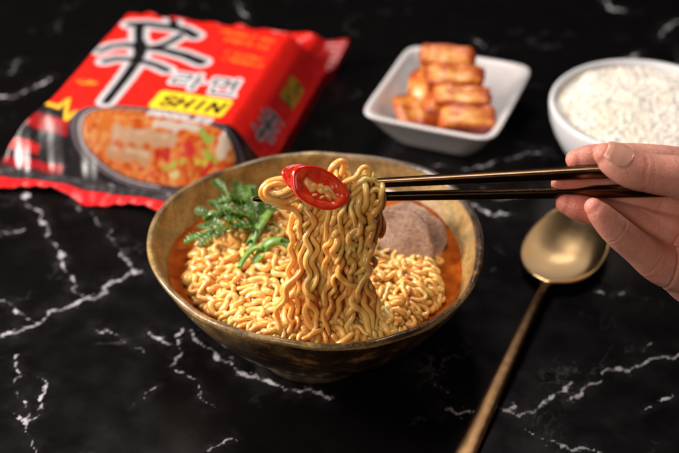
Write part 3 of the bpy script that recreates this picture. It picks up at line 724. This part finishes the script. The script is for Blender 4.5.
    # thumb nail wrapped on the top of the thumb tip
    p0 = np.array([12.62, -6.12, 16.06]); p1 = np.array([13.72, -6.28, 15.49]); d = p1 - p0; d /= np.linalg.norm(d)
    nu, nv = 22, 20; V = []
    up = np.array([-.05, -.42, .9]); up -= d * (up @ d); up /= np.linalg.norm(up); s_ = np.cross(d, up)
    for lay in (0.018, -.03):
        for i in range(nu):
            t = i / (nu - 1); q = -.2 + 1.10 * t; Rl = np.interp(q, [-.5, -.25, 0, .45, .95], [.36, .52, .635, .745, .83]) + lay
            wmax = math.radians(50) * math.sqrt(max(.004, 1 - abs((t - .40) / .605) ** 3.2))
            for j in range(nv):
                an = wmax * (2 * j / (nv - 1) - 1)
                V.append(p0 + d * q + Rl * (math.cos(an) * up + math.sin(an) * s_) + (-.08 * math.sin(t * math.pi)) * 0 * up)
    V = np.array(V); g = gridfaces(nu, nv); m_ = nu * nv
    ed = []
    for i in range(nu - 1):
        for j in (0, nv - 1): ed.append([i * nv + j, (i + 1) * nv + j, (i + 1) * nv + j + m_, i * nv + j + m_])
    for j in range(nv - 1):
        for i in (0, nu - 1): ed.append([i * nv + j, i * nv + j + 1, i * nv + j + 1 + m_, i * nv + j + m_])
    nm = M('nail'); nm.color(nm.ramp(nm.noise(.8, 2), [(.3, (.56, .25, .18)), (.7, (.64, .32, .24))])).set(Roughness=.26, Specular_IOR_Level=.5).sss(.3, (1, .4, .3), .2)
    mk('thumbnail', V, np.vstack([g, g[:, ::-1] + m_, np.array(ed)]), nm.m, h)
hand()

# ------------------------------------------------------------------ spoon
def spoon():
    m = brass('gold_metal', (.70, .45, .21), (.78, .54, .28), .13)
    r = root('spoon', (12.6, 4.0, 0), 'brushed gold metal spoon lying on the black marble right of the noodle bowl', 'spoon')
    neck = np.array([12.75, 4.05]); head = np.array([14.55, 8.1]); end = np.array([5.9, -11.6])
    ax = head - neck; ax /= np.linalg.norm(ax); ay = np.array([-ax[1], ax[0]])
    L, W = 4.05, 2.42; na, nr = 96, 22; a = np.linspace(0, 2 * np.pi, na, endpoint=False)
    cx = head + ax * .0
    X = L * np.cos(a); Y = W * np.sin(a) * (1 - .13 * np.cos(a)) * (1 + .03 * np.cos(2 * a))
    X = np.where(np.cos(a) < 0, X * .98, X)
    def lay(q, z): return np.stack([cx[0] + q * (X * ax[0] + Y * ay[0]), cx[1] + q * (X * ax[1] + Y * ay[1]), np.full(na, z)], 1)
    rings = []; dep = .62; zr = .82
    for q in np.linspace(0, .97, nr): rings.append(lay(q, zr - dep * (1 - (q / .97) ** 2.3)))
    rings += [lay(.99, zr + .035), lay(1.01, zr + .02), lay(1.015, zr - .04)]
    for q in np.linspace(1.0, 0, 16): rings.append(lay(q, zr - .07 - (dep + .04) * (1 - q ** 2.3)))
    mk('spoon_head', np.vstack(rings), gridfaces(len(rings), na, wrapv=True), m, r)
    n = 70; k = 20; aa = np.linspace(0, 2 * np.pi, k, endpoint=False); V = []
    st = np.r_[neck + ax * .38, 0]; en = np.r_[end, 0]
    for i in range(n):
        t = i / (n - 1); c = st * (1 - t) + en * t
        z = .84 + .18 * math.sin(min(1, t * 5) * math.pi / 2) * (1 - t) - .66 * ss(np.array((t - .05) / .95))
        wd = np.interp(t, [0, .04, .10, .3, .7, .97, 1], [.32, .22, .22, .33, .50, .62, .5]); th_ = np.interp(t, [0, .1, 1], [.10, .17, .12])
        if i == n - 1: wd, th_ = .55, .05
        d = en - st; d /= np.linalg.norm(d); s_ = np.array([-d[1], d[0], 0])
        e = 2 / 3.0; q = np.cos(aa); w_ = np.sin(aa)
        V.append(c + np.array([0, 0, z]) + (wd * np.sign(q) * abs(q) ** e)[:, None] * s_ + (th_ * np.sign(w_) * abs(w_) ** e)[:, None] * np.array([0, 0, 1.]))
    mh = brass('copper_gold_metal', (.58, .31, .14), (.66, .38, .19), .22)
    mk('spoon_handle', np.vstack(V), gridfaces(n, k, wrapv=True).tolist() + [list(range(k))[::-1], list(range((n - 1) * k, n * k))], mh, r)
    # small raised collar where the handle meets the bowl of the spoon
    t = np.linspace(0, 2 * np.pi, 40)
    P = np.stack([neck[0] + ax[0] * (.70 + .36 * np.sin(t)) + ay[0] * .52 * np.cos(t), neck[1] + ax[1] * (.70 + .36 * np.sin(t)) + ay[1] * .52 * np.cos(t), .70 - .12 * np.sin(t)], 1)
    tubes_obj('collar', [tube(P, .05, k=10, roundcap=False)], m, r)
spoon()

# ------------------------------------------------------------------ square dish and kimchi
def dish():
    c = np.array([8.5, 22.1]); ax = np.array([.934, -.358]); ay = np.array([.358, .934]); A, B = 4.45, 5.1
    m = M('white_porcelain'); m.color(m.ramp(m.noise(.3, 2), [(.3, (.58, .54, .54)), (.7, (.63, .59, .59))])).set(Roughness=.12, Coat_Weight=.4, Coat_Roughness=.04)
    r = root('square_dish', (8.5, 22.1, 0), 'small white square porcelain dish with sloping sides holding kimchi', 'dish')
    na = 160; a = np.linspace(0, 2 * np.pi, na, endpoint=False)
    def rg(f, z, n, d=0):
        e = 2 / n; x = np.sign(np.cos(a)) * abs(np.cos(a)) ** e * (A * f + d); y = np.sign(np.sin(a)) * abs(np.sin(a)) ** e * (B * f + d)
        return np.stack([c[0] + x * ax[0] + y * ay[0], c[1] + x * ax[1] + y * ay[1], z + .05 * np.abs(x * y) / (A * B) * (z > 1.5)], 1)
    prof = [(0, .12, 5, 0), (.5, .12, 5, 0), (.56, .05, 6, 0), (.58, 0, 6, 0), (.61, .0, 6, 0), (.64, .25, 7, 0), (.8, 1.3, 8, 0), (.96, 2.5, 9, 0), (1.0, 2.7, 9, 0), (1.005, 2.78, 9, 0), (1.0, 2.84, 9, 0), (.99, 2.86, 9, 0), (1, 2.84, 9, -.32), (1, 2.78, 9, -.4), (.93, 2.3, 8, -.36), (.8, 1.5, 8, -.35), (.64, .6, 7, -.3), (.56, .42, 6, -.3), (.4, .36, 5, -.2), (0, .35, 5, 0)]
    mk('dish_body', np.vstack([rg(*p) for p in prof]), gridfaces(len(prof), na, wrapv=True)[:, ::-1], m.m, r)
    km = M('kimchi_cabbage'); rib = km.attr('edge')
    st = km.noise(1.0, 5, .7, dist=.4, vec=km.mapping((.35, 1.6, 1.6))); n2 = km.noise(2.2, 5, .7); n3 = km.noise(.5, 3)
    e = km.math('ADD', rib, km.math('MULTIPLY', km.math('SUBTRACT', st, .45), 2.6)); e = km.math('ADD', e, km.math('MULTIPLY', km.math('SUBTRACT', n3, .40), 1.5))
    cc = km.ramp(e, [(.0, (.68, .34, .08)), (.28, (.60, .19, .018)), (.55, (.44, .075, .005)), (.9, (.22, .018, .002))])
    cc = km.mix(km.ramp(n2, [(.52, 0.0), (.66, .75)]), cc, (.30, .03, .003))
    km.color(cc).set(Roughness=.38, Coat_Weight=.15, Coat_Roughness=.15).sss(.1, (1, .6, .2), .15)
    km.bump(km.math('ADD', n2, st), .4, .1)
    def leaf_slab(lab, c_, hx, hy, hz, nose=.3, n=4.0, warp=.12, seed=0, label_kind='kimchi_slice', group='kimchi slices in the white dish', layers=3):
        """a cut length of folded cabbage: a few thin leaves lying tightly on one another, one closed mesh each layer"""
        parts = []; at = []; rs = np.random.default_rng(seed)
        hx, hy, hz, c_ = [np.asarray(q, float) for q in (hx, hy, hz, c_)]
        for k in range(layers):
            f = (k - (layers - 1) / 2) / layers * 2
            cc_ = c_ + hz * f + hy * rs.uniform(-.06, .06) + hx * rs.uniform(-.04, .04)
            V, F = slab(cc_, hx * rs.uniform(.94, 1.08) + hz * rs.uniform(-.04, .04) + hy * rs.uniform(-.1, .1), hy * rs.uniform(.9, 1.05), hz * (1.12 / layers), n=n, nu=72, nv=26, warp=warp, wf=1.1, bend=.0, seed=seed)
            rel = V - cc_; q = rel @ hx / (hx @ hx); w_ = rel @ hy / (hy @ hy)
            V = V - hz / np.linalg.norm(hz) * (nose * (w_ ** 2 + .25 * q ** 2))[:, None] + hz / np.linalg.norm(hz) * (.05 * np.sin(q * 7 + seed + k) + .05 * np.sin(w_ * 6 + seed))[:, None]
            parts.append((V, F)); at.append(np.clip(np.maximum(abs(w_), .8 * abs(q)) ** 5, 0, 1.0))
        V, F = merge(parts)
        o = mk(label_kind, V, F, km.m, attrs={'edge': ('FLOAT', np.concatenate(at))})
        return tag(o, lab, 'kimchi', group)
    u = np.array([.985, -.10, .0])
    lab = ['topmost kimchi slice at the back of the stack, pale orange', 'second kimchi slice from the top of the leaning stack', 'third kimchi slice from the top, in the middle of the leaning stack', 'lowest front kimchi slice, stained red, near the dish rim']
    cs = [np.array([8.4, 23.05, 4.6]) + k * np.array([.36, -1.31, -.73]) - np.array([0, 0, .10 * (k == 3)]) for k in range(4)]
    for i, c_ in enumerate(cs):
        up = np.array([.06, -.50, .86]); dn = np.array([.05, .86, .50])
        leaf_slab(lab[i], c_, u * (1.72 + .03 * i), dn * .88, up * (.66 + .04 * (i % 2)), seed=i + 3, nose=.02, n=7.0, warp=.20, layers=1)
    leaf_slab('bulk of folded cabbage kimchi under the leaning slices', (8.6, 21.8, 2.15), (1.8, -.55, 0), (.6, 1.8, .3), (0, -.1, 1.0), seed=9, n=2.6, label_kind='kimchi_piece', group=None, layers=4)
    leaf_slab('flat translucent orange kimchi leaf lying at the left of the dish', (6.35, 20.5, 2.15), (1.4, .4, -.2), (-.4, 1.6, .5), (.1, -.2, .30), seed=12, n=2.2, label_kind='kimchi_piece', group=None, layers=2, nose=.35)
    leaf_slab('reddish crumpled kimchi scrap against the back left of the stack', (6.7, 22.4, 2.7), (.8, .4, .5), (-.3, 1.5, .6), (.15, -.3, .5), seed=15, n=2.6, label_kind='kimchi_piece', group=None, layers=2, nose=.3)
dish()

# ------------------------------------------------------------------ rice bowl
def rice():
    c = (20.25, 17.4); R = 5.85; Hh = 4.6
    m = M('white_stoneware'); m.color((.66, .66, .68)).set(Roughness=.25, Coat_Weight=.3, Coat_Roughness=.1)
    a = np.linspace(0, 2 * np.pi, 140, endpoint=False)
    prof = [(0, .1), (3.2, .1), (3.4, 0), (3.7, 0), (3.7, .3), (4.3, .9), (4.95, 1.8), (5.45, 2.7), (5.75, 3.5), (5.85, 4.25), (5.84, 4.5), (5.76, 4.6), (5.6, 4.6), (5.48, 4.5), (5.45, 4.2), (5.3, 3.3), (4.9, 2.4), (4, 1.1), (0, .5)]
    V = np.vstack([np.stack([c[0] + r * np.cos(a), c[1] + r * np.sin(a), np.full(140, z)], 1) for r, z in prof])
    o = mk('rice_bowl', V, gridfaces(len(prof), 140, wrapv=True)[:, ::-1], m.m, origin=(c[0], c[1], 0))
    tag(o, 'round white bowl filled with cooked rice, standing behind the hand', 'bowl')
    rm = M('cooked_rice'); rm.color(rm.ramp(rm.noise(.5, 3), [(.35, (.90, .77, .62)), (.5, (.95, .86, .75))])).set(Roughness=.35, Coat_Weight=.2).sss(.3, (1, .85, .65), .2)
    parts = []
    hgt = lambda x, y: 3.95 + .55 * (1 - (x * x + y * y) / 30) + .22 * noise.noise(Vector((x * .6, y * .6, 1)))
    rr = np.linspace(0, 5.42, 20); V = []
    for r in rr: V.append(np.stack([c[0] + r * np.cos(a), c[1] + r * np.sin(a), np.array([hgt(r * math.cos(t), r * math.sin(t)) - .03 for t in a])], 1))
    parts.append((np.vstack(V), gridfaces(20, 140, wrapv=True)[:, ::-1]))
    u = np.linspace(0, 2 * np.pi, 6, endpoint=False); prof = [(-.34, .01), (-.26, .07), (0, .105), (.26, .075), (.34, .01)]
    G = np.array([(x, r * math.cos(t), r * math.sin(t)) for x, r in prof for t in u]); GF = gridfaces(5, 6, wrapv=True)
    random.seed(2)
    for i in range(5200):
        q = 5.25 * math.sqrt(random.random()); t = random.uniform(0, 6.283); x, y = q * math.cos(t), q * math.sin(t)
        e = Matrix.Rotation(random.uniform(0, 6.28), 3, 'Z') @ Matrix.Rotation(random.gauss(0, .28), 3, 'Y')
        parts.append((G @ np.array(e).T * random.uniform(.85, 1.15) + np.array([c[0] + x, c[1] + y, hgt(x, y) + random.uniform(-.03, .10)]), GF))
    o = tubes_obj('rice', parts, rm.m, origin=(c[0], c[1], 4)); tag(o, 'mound of steamed white rice in the round white bowl', 'rice', kind='stuff')
rice()

# ------------------------------------------------------------------ noodle packet
def packet():
    ang = math.radians(-15.5); O = np.array([-9.5, 21.0]); U = np.array([math.cos(ang), math.sin(ang)]); Wv = np.array([-math.sin(ang), math.cos(ang)])
    def H(u, v):
        wid = ss((-3.2 - v) / 3.2)
        tr = ss((u - 4.7 - .6 * wid) / 3.0); tl = ss((-7.0 - 1.9 * wid - u) / .9); tf = ss((-3.4 - v) / 4.3); tb_ = ss((v - 9.2) / 1.8)
        return 3.55 * (1 - .72 * tr) * (1 - .8 * tl) * (1 - .88 * tf) * (1 - .45 * tb_)
    # ---- printed artwork, painted as a function of the packet's own (u, v) centimetres
    def art(u, v):
        n = len(u); P = np.stack([u, v], 1)
        hsh = lambda x, y: np.sin(x * 12.9898 + y * 78.233) * 43758.5453 % 1
        def vn(s_, o=0):
            x = u * s_ + o; y = v * s_ + o * 1.7; xi, yi = np.floor(x), np.floor(y); fx, fy = ss(x - xi), ss(y - yi)
            return (hsh(xi, yi) * (1 - fx) + hsh(xi + 1, yi) * fx) * (1 - fy) + (hsh(xi, yi + 1) * (1 - fx) + hsh(xi + 1, yi + 1) * fx) * fy
        c = np.tile(np.array([.68, .015, .010]), (n, 1))
        def put(mask, col):
            nonlocal c
            mask = np.clip(mask, 0, 1)[:, None]; c = c * (1 - mask) + np.asarray(col) * mask
        AA = .05
        def poly(L):
            d = np.full(n, 99.)
            for a_, b_ in zip(L[:-1], L[1:]):
                q, _ = segdist(P, a_, b_); d = np.minimum(d, q)
            return d
        def stroke(L, w0, w1=None):
            """brush stroke: signed distance with a tapering width"""
            w1 = w0 if w1 is None else w1; d = np.full(n, 99.); m_ = len(L) - 1
            for k, (a_, b_) in enumerate(zip(L[:-1], L[1:])):
                q, t = segdist(P, a_, b_); ww = w0 + (w1 - w0) * (k + t) / m_
                d = np.minimum(d, q - ww)
            return d
        def inpoly(L):
            L = np.array(L); ins = np.zeros(n, bool)
            for (x0, y0), (x1, y1) in zip(L, np.roll(L, -1, 0)):
                cnd = (y0 > v) != (y1 > v); xi = (x1 - x0) * (v - y0) / (y1 - y0 + 1e-12) + x0; ins ^= cnd & (u < xi)
            return ins
        # black lower field under the golden flame line
        ZG = [(-12, -3.3), (-9.7, -3.4), (-6.24, -3.86), (-5.99, -2.93), (-5.54, -4.53), (-5.07, -4.02), (-3.84, -4.06), (-2.6, -3.2), (1, -3), (6.6, -3.1), (12, -3.2)]
        zz = np.interp(u, [p[0] for p in ZG], [p[1] for p in ZG])
        put((zz - v) / AA + .5, (.010, .008, .009))
        d = poly(ZG); put(((.15 - d) / AA) * (u < -3), (.80, .42, .03))
        # dark red stripes and blocks of small print
        for L, col in (([(-9.4, -4.1), (-5.3, -4.6), (-5.2, -5.3), (-9.4, -4.9)], (.30, .008, .01)), ([(-9.1, -5.6), (-6.9, -5.8), (-6.9, -6.3), (-9.1, -6.1)], (.55, .015, .015)), ([(-9.2, -6.5), (-5.0, -6.6), (-5.0, -7.1), (-9.2, -7.0)], (.26, .007, .01))):
            ins = inpoly(L); put(ins.astype(float) * (.65 + .35 * (vn(3) > .4)), col)
        # soup bowl picture
        ca = math.radians(0); cx, cy = .75, -4.85
        du, dv = u - cx, v - cy; tilt = -.06
        x_ = du * math.cos(tilt) + dv * math.sin(tilt); y_ = -du * math.sin(tilt) + dv * math.cos(tilt)
        q = np.sqrt((x_ / 6.0) ** 2 + (y_ / 2.32) ** 2)
        put((1.0 - q) / .012, (.035, .025, .03)); put(((1 - np.abs(q - .955) / .02)) * .8, (.16, .13, .14))
        put(((1 - np.abs(q - .885) / .022)) * .85 * (x_ < 1), (.42, .38, .38))
        qi = np.sqrt(((x_ - .05) / 5.15) ** 2 + ((y_ + .0) / 1.88) ** 2); food = qi < 1
        base = vn(3.1); c1 = np.where((base > .45)[:, None], np.array([.80, .36, .07]), np.array([.66, .16, .02])); c1 = np.where((vn(4.2, 5) > .66)[:, None], np.array([.86, .58, .22]), c1)
        put(food.astype(float), np.array([.7, .25, .04])); m_ = food.astype(float)[:, None]; c = c * (1 - m_) + c1 * np.array([.46, .26, .20]) * m_
        blob = lambda a_, b_, w_: food * ((w_ - segdist(P, a_, b_)[0] + .34 * (vn(3.3, 3) - .5)) / .07)
        for a_, b_, w_, col in (((-2.0, -4.75), (1.7, -4.75), .42, (.72, .42, .24)), ((-1.9, -4.62), (1.5, -4.62), .10, (.82, .60, .42)), ((-2.1, -5.62), (.4, -5.62), .36, (.70, .36, .18)), ((-2.1, -5.5), (.3, -5.5), .09, (.82, .56, .36)),
                                ((.5, -4.02), (2.9, -3.85), .28, (.84, .70, .58)), ((5.1, -4.1), (5.0, -4.9), .40, (.80, .62, .46)), ((2.7, -4.7), (2.9, -5.1), .30, (.74, .03, .02)), ((1.0, -5.45), (1.6, -5.3), .30, (.72, .03, .02)),
                                ((2.4, -5.3), (3.2, -5.2), .22, (.78, .05, .03)), ((4.2, -5.9), (4.6, -5.4), .24, (.74, .04, .02)), ((3.6, -4.2), (4.1, -4.5), .28, (.40, .50, .08)), ((3.7, -4.9), (4.8, -5.3), .17, (.36, .58, .06)), ((1.7, -5.95), (2.7, -5.6), .20, (.42, .62, .06)), ((3.3, -5.5), (4.0, -5.5), .15, (.86, .66, .06)), ((2.0, -6.2), (2.8, -6.1), .12, (.80, .72, .3))):
            put(blob(a_, b_, w_), np.array(col) * .42)
        # the big brushed character with its silver outline
        ST = [([(-3.75, 9.35), (-3.35, 8.75), (-3.1, 8.1)], .20, .30), ([(-6.2, 7.75), (-5.2, 8.05), (-3.24, 8.1), (-2.2, 7.95), (-1.3, 7.35)], .30, .34), ([(-5.5, 7.7), (-5.0, 6.3), (-4.35, 4.9)], .30, .24), ([(-2.2, 7.1), (-2.5, 6.2), (-2.9, 5.4), (-3.8, 4.7)], .22, .26),
              ([(-6.7, 3.5), (-6.2, 4.4), (-5.4, 4.85), (-4.2, 4.85), (-2.4, 4.8), (-.9, 4.5), (.45, 3.95)], .16, .34), ([(-5.8, 2.3), (-5.2, 2.85), (-4.4, 3.0), (-3.0, 2.9), (-2.2, 2.7), (-1.35, 2.3)], .20, .22), ([(-4.5, 5.3), (-3.95, 4.0), (-3.7, 2.6), (-3.6, .7), (-3.55, -2.6)], .42, .22)]
        d = np.full(n, 99.)
        for L, w0, w1 in ST: d = np.minimum(d, stroke(L, w0, w1))
        d = d + .10 * (vn(5, 2) - .5) * .5
        put((.52 - d) / AA, (.62, .05, .04)); put((.47 - d) / AA, (.52, .50, .52)); put((.16 - d) / AA, (.30, .28, .30)); put((.05 - d) / AA, (.008, .007, .008))
        # two syllable word, black with silver outline
        HG = [[(-.45, 2.05), (.55, 2.05), (.55, 1.5), (-.4, 1.45), (-.4, .85), (.6, .9)], [(1.05, 2.25), (1.1, .35)], [(1.1, 1.4), (1.55, 1.4)],
              [(2.25, 2.1), (3.1, 2.1), (3.1, 1.3), (2.3, 1.3), (2.25, 2.1)], [(3.7, 2.25), (3.75, .75)], [(3.25, 1.85), (3.7, 1.85)], [(3.25, 1.45), (3.7, 1.45)], [(2.5, .85), (2.55, .3), (3.95, .3)]]
        d = np.full(n, 99.)
        for L in HG: d = np.minimum(d, stroke(L, .10))
        put((.26 - d) / AA, (.60, .58, .60)); put((.03 - d) / AA, (.05, .04, .045))
        # yellow plate with SHIN
        def rbox(cx, cy, hw, hh, r, sh=0.0):
            x = np.abs(u - cx - sh * (v - cy)) - (hw - r); y = np.abs(v - cy) - (hh - r)
            return np.hypot(np.maximum(x, 0), np.maximum(y, 0)) + np.minimum(np.maximum(x, y), 0) - r
        dpl = rbox(1.75, -1.38, 2.5, 1.12, .35, .05); put((.09 - dpl) / AA, (.30, .05, .02)); put(-dpl / AA, (.88, .62, .03))
        def text(glyphs, x0, y0, w_, h_, gap, wd, shear=.18):
            d = np.full(n, 99.); x = x0
            for gname in glyphs:
                for L in G_[gname]:
                    pts = [(x + a_ * w_ + shear * b_ * h_, y0 + b_ * h_) for a_, b_ in L]
                    d = np.minimum(d, stroke(pts, wd))
                x += w_ + gap
            return d
        arc = lambda cx, cy, rx, ry, a0, a1: [(cx + rx * math.cos(math.radians(t)), cy + ry * math.sin(math.radians(t))) for t in np.linspace(a0, a1, 9)]
        G_ = {'S': [arc(.5, .74, .42, .25, 20, 270) + arc(.5, .26, .42, .25, 90, -160)], 'H': [[(.05, 0), (.05, 1)], [(.95, 0), (.95, 1)], [(.05, .5), (.95, .5)]], 'I': [[(.5, 0), (.5, 1)]], 'N': [[(.05, 0), (.05, 1), (.95, 0), (.95, 1)]],
              'O': [arc(.5, .5, .46, .5, 0, 360)], 'D': [[(.05, 0), (.05, 1)] + arc(.3, .5, .62, .5, 90, -90) + [(.05, 0)]], 'L': [[(.05, 1), (.05, 0), (.9, 0)]], 'E': [[(.9, 1), (.05, 1), (.05, 0), (.9, 0)], [(.05, .5), (.8, .5)]]}
        put((-text('SHIN', -.25, -2.0, .82, 1.15, .24, .175)) / AA, (.012, .009, .008))
        d = text('NOODLES', -.4, -3.35, .44, .58, .17, .045, .12)
        put((.09 - d) / AA, (.66, .64, .64)); put((.012 - d) / AA, (.10, .08, .08))
        # small orange lettering in the upper right, small gold mark at the left
        for k, (x0, x1, y0) in enumerate(((.2, 4.3, 8.3), (.9, 4.2, 7.3), (1.6, 4.4, 5.6), (1.7, 4.6, 4.8))):
            m_ = (np.abs(v - y0 + .12 * (u - 2)) < .24) & (u > x0) & (u < x1) & (vn(4.2, k) > .42); put(m_ * .55, (.85, .22, .02))
        put(((np.hypot((u + 5.8) / .75, (v + .6) / .28) < 1) & (vn(5, 4) > .35)) * .7, (.85, .32, .03))
        # right side panel: shade painted as deeper red; dimmed yellow label, dark calligraphic mark
        put((u - 5.7) / .4 * (v > -3), (.30, .007, .007))
        ins = (u > 6.2) & (u < 7.05) & (v > 3.2) & (v < 6.0); put(ins.astype(float), (.20, .11, .01))
        d = np.minimum(stroke([(6.3, 3.1), (6.9, 3.3), (6.4, 4.0), (6.9, 4.3)], .10), stroke([(6.3, 4.8), (6.9, 4.9), (6.6, 5.7), (6.95, 6.0)], .10)); put(-d / AA, (.02, .012, .01))
        d = np.full(n, 99.)
        for L in ([(6.0, -1.4), (6.9, -1.1)], [(6.1, -.4), (6.9, .3)], [(6.4, -1.8), (6.5, 1.3)], [(6.2, 1.1), (6.9, 1.2)], [(6.0, .5), (6.9, -.6)]): d = np.minimum(d, stroke(L, .09))
        put((.14 - d) / AA, (.17, .13, .14)); put(-d / AA, (.012, .01, .01))
        # bands of fine print in the black foot of the packet, then the red crimped strip
        put(((v < -7.15) & (v > -7.9)) * (.25 + .45 * (vn(3, 7) > .5)), (.07, .06, .065))
        put((-7.95 - v) / .06 , (.66, .012, .015))
        # worn ink flecks
        put((vn(9, 8) > .93) * .12, (.9, .5, .45))
        return c
    pk = root('noodle_packet', (-9.5, 21, 0), 'red and black packet of instant spicy noodles lying behind the bowl', 'noodle packet')
    m = M('printed_film'); colr = m.attr('ink', 'Color'); m.color(colr)
    m.set(Roughness=.22, Specular_IOR_Level=.3, Coat_Weight=.12, Coat_Roughness=.14)
    m.bump(m.math('ADD', m.noise(.5, 4, .55, dist=.5), m.math('MULTIPLY', m.noise(2.2, 3), .25)), .09, .25)
    def wr(u, v):
        """creases of the film: fine near the seals, faint on the face"""
        near = .6 * ss((-3.5 - v) / 3) + ss((v - 9.5) / 2.5) * 1.1 + .6 * ss((u - 5) / 2) + .5 * ss((-6.5 - u) / 1)
        w_ = .10 * np.sin(u * 2.2 + 1.6 * np.sin(v * .8)) * np.sin(v * 1.3 + .7 * u) + .05 * np.sin(u * 1.9 + 2.2 * np.sin(v * .9 + u * .3)) + .012 * np.sin(u * 8.3 + v * 3.1)
        return w_ * (.10 + near)
    def sheet(name, u0, u1, v0, v1, zf, du=.045, dv=.045):
        us = np.arange(u0, u1 + du, du); vs = np.arange(v0, v1 + dv, dv); A_, B_ = np.meshgrid(us, vs, indexing='ij'); u, v = A_.ravel(), B_.ravel()
        uu, vv, z = zf(u, v)
        V = np.column_stack([O[0] + uu * U[0] + vv * Wv[0], O[1] + uu * U[1] + vv * Wv[1], z]); nu, nv = len(us), len(vs)
        c = art(u, v); n = len(V)
        # underside, a sheet's thickness or the packet's own flat bottom
        Vb = V.copy(); Vb[:, 2] = np.minimum(V[:, 2] - .05, np.where(name == 'wrapper', .08, V[:, 2] - .05))
        F = gridfaces(nu, nv); ed = []
        e = np.concatenate([np.arange(nv), (nu - 1) * nv + np.arange(nv), ])
        a1 = np.arange(nv - 1); b1 = np.arange(nu - 1)
        E_ = np.vstack([np.stack([a1, a1 + 1, a1 + 1 + n, a1 + n], 1), np.stack([(nu - 1) * nv + a1 + 1, (nu - 1) * nv + a1, (nu - 1) * nv + a1 + n, (nu - 1) * nv + a1 + 1 + n], 1),
                        np.stack([b1 * nv + nv, b1 * nv, b1 * nv + n, b1 * nv + nv + n], 1), np.stack([b1 * nv + nv - 1, (b1 + 1) * nv + nv - 1, (b1 + 1) * nv + nv - 1 + n, b1 * nv + nv - 1 + n], 1)])
        F = np.vstack([F, F[:, ::-1] + n, E_])
        col = np.column_stack([np.vstack([c, c]), np.ones(2 * n)])
        o = mk(name, np.vstack([V, Vb]), F, m.m, pk, attrs={'ink': ('FLOAT_COLOR', col)})
        return o
    # outline: the flattened film is wider near its ends
    def body(u, v):
        z = H(u, v) + wr(u, v) * (.9)
        L = -7.9 - 1.9 * ss((-3.2 - v) / 3.2) + .0 * v; Rr = 7.6 + .6 * ss((-3.2 - v) / 3) + .3 * ss((v - 8) / 3)
        t = (u + 9.8) / 18.0
        edge = np.maximum(0, (u - Rr)) + np.maximum(0, (L - u))
        uu = np.clip(u, L, Rr) ; z = np.where(edge > 0, np.maximum(.12, z - edge * 3), z)
        return uu, v, np.maximum(z, .12)
    sheet('wrapper', -9.8, 8.2, -7.6, 10.7, body)
    def fseal(u, v):
        k = (-7.6 - v) / 1.2
        _, _, z0 = body(u, np.full_like(v, -7.6))
        z = z0 * (1 - ss(k)) + (.30 + .22 * np.sin(u * .8 + .5) + .25 * np.exp(-((u + 4.2) / 1.3) ** 2) + .06 * np.sin(u * 5 + 2 * np.sin(u))) * ss(k)
        vv = v + .22 * np.sin(u * .9 + 1) * k + .55 * np.exp(-((u + 4.6) / 1.6) ** 2) * k - .03 * np.abs(u - 1) * k
        z = z + .02 * np.sin(v * 26)
        return body(u, v)[0] * 1.0, vv, np.maximum(z, .1)
    sheet('seal', -9.8, 8.2, -8.85, -7.6, fseal)
    def bseal(u, v):
        k = (v - 10.7) / 1.2
        _, _, z0 = body(u, np.full_like(v, 10.7))
        z = z0 + (k * (.1 + 1.2 * ss((u - 4) / 4))) + .12 * np.sin(u * 2.6 + 1.2 * np.sin(u)) * k + .02 * np.sin(v * 26)
        uu = body(u, v)[0] + .25 * k * ss((u - 4) / 3)
        return uu + .3 * k * ss((u - 5) / 3), v + .1 * np.sin(u * 1.7) * k + .55 * k * ss((u - 5) / 3), z
    def art_red(u, v): return None
    sheet('seal', -8.6, 8.2, 10.7, 11.9, bseal)
packet()
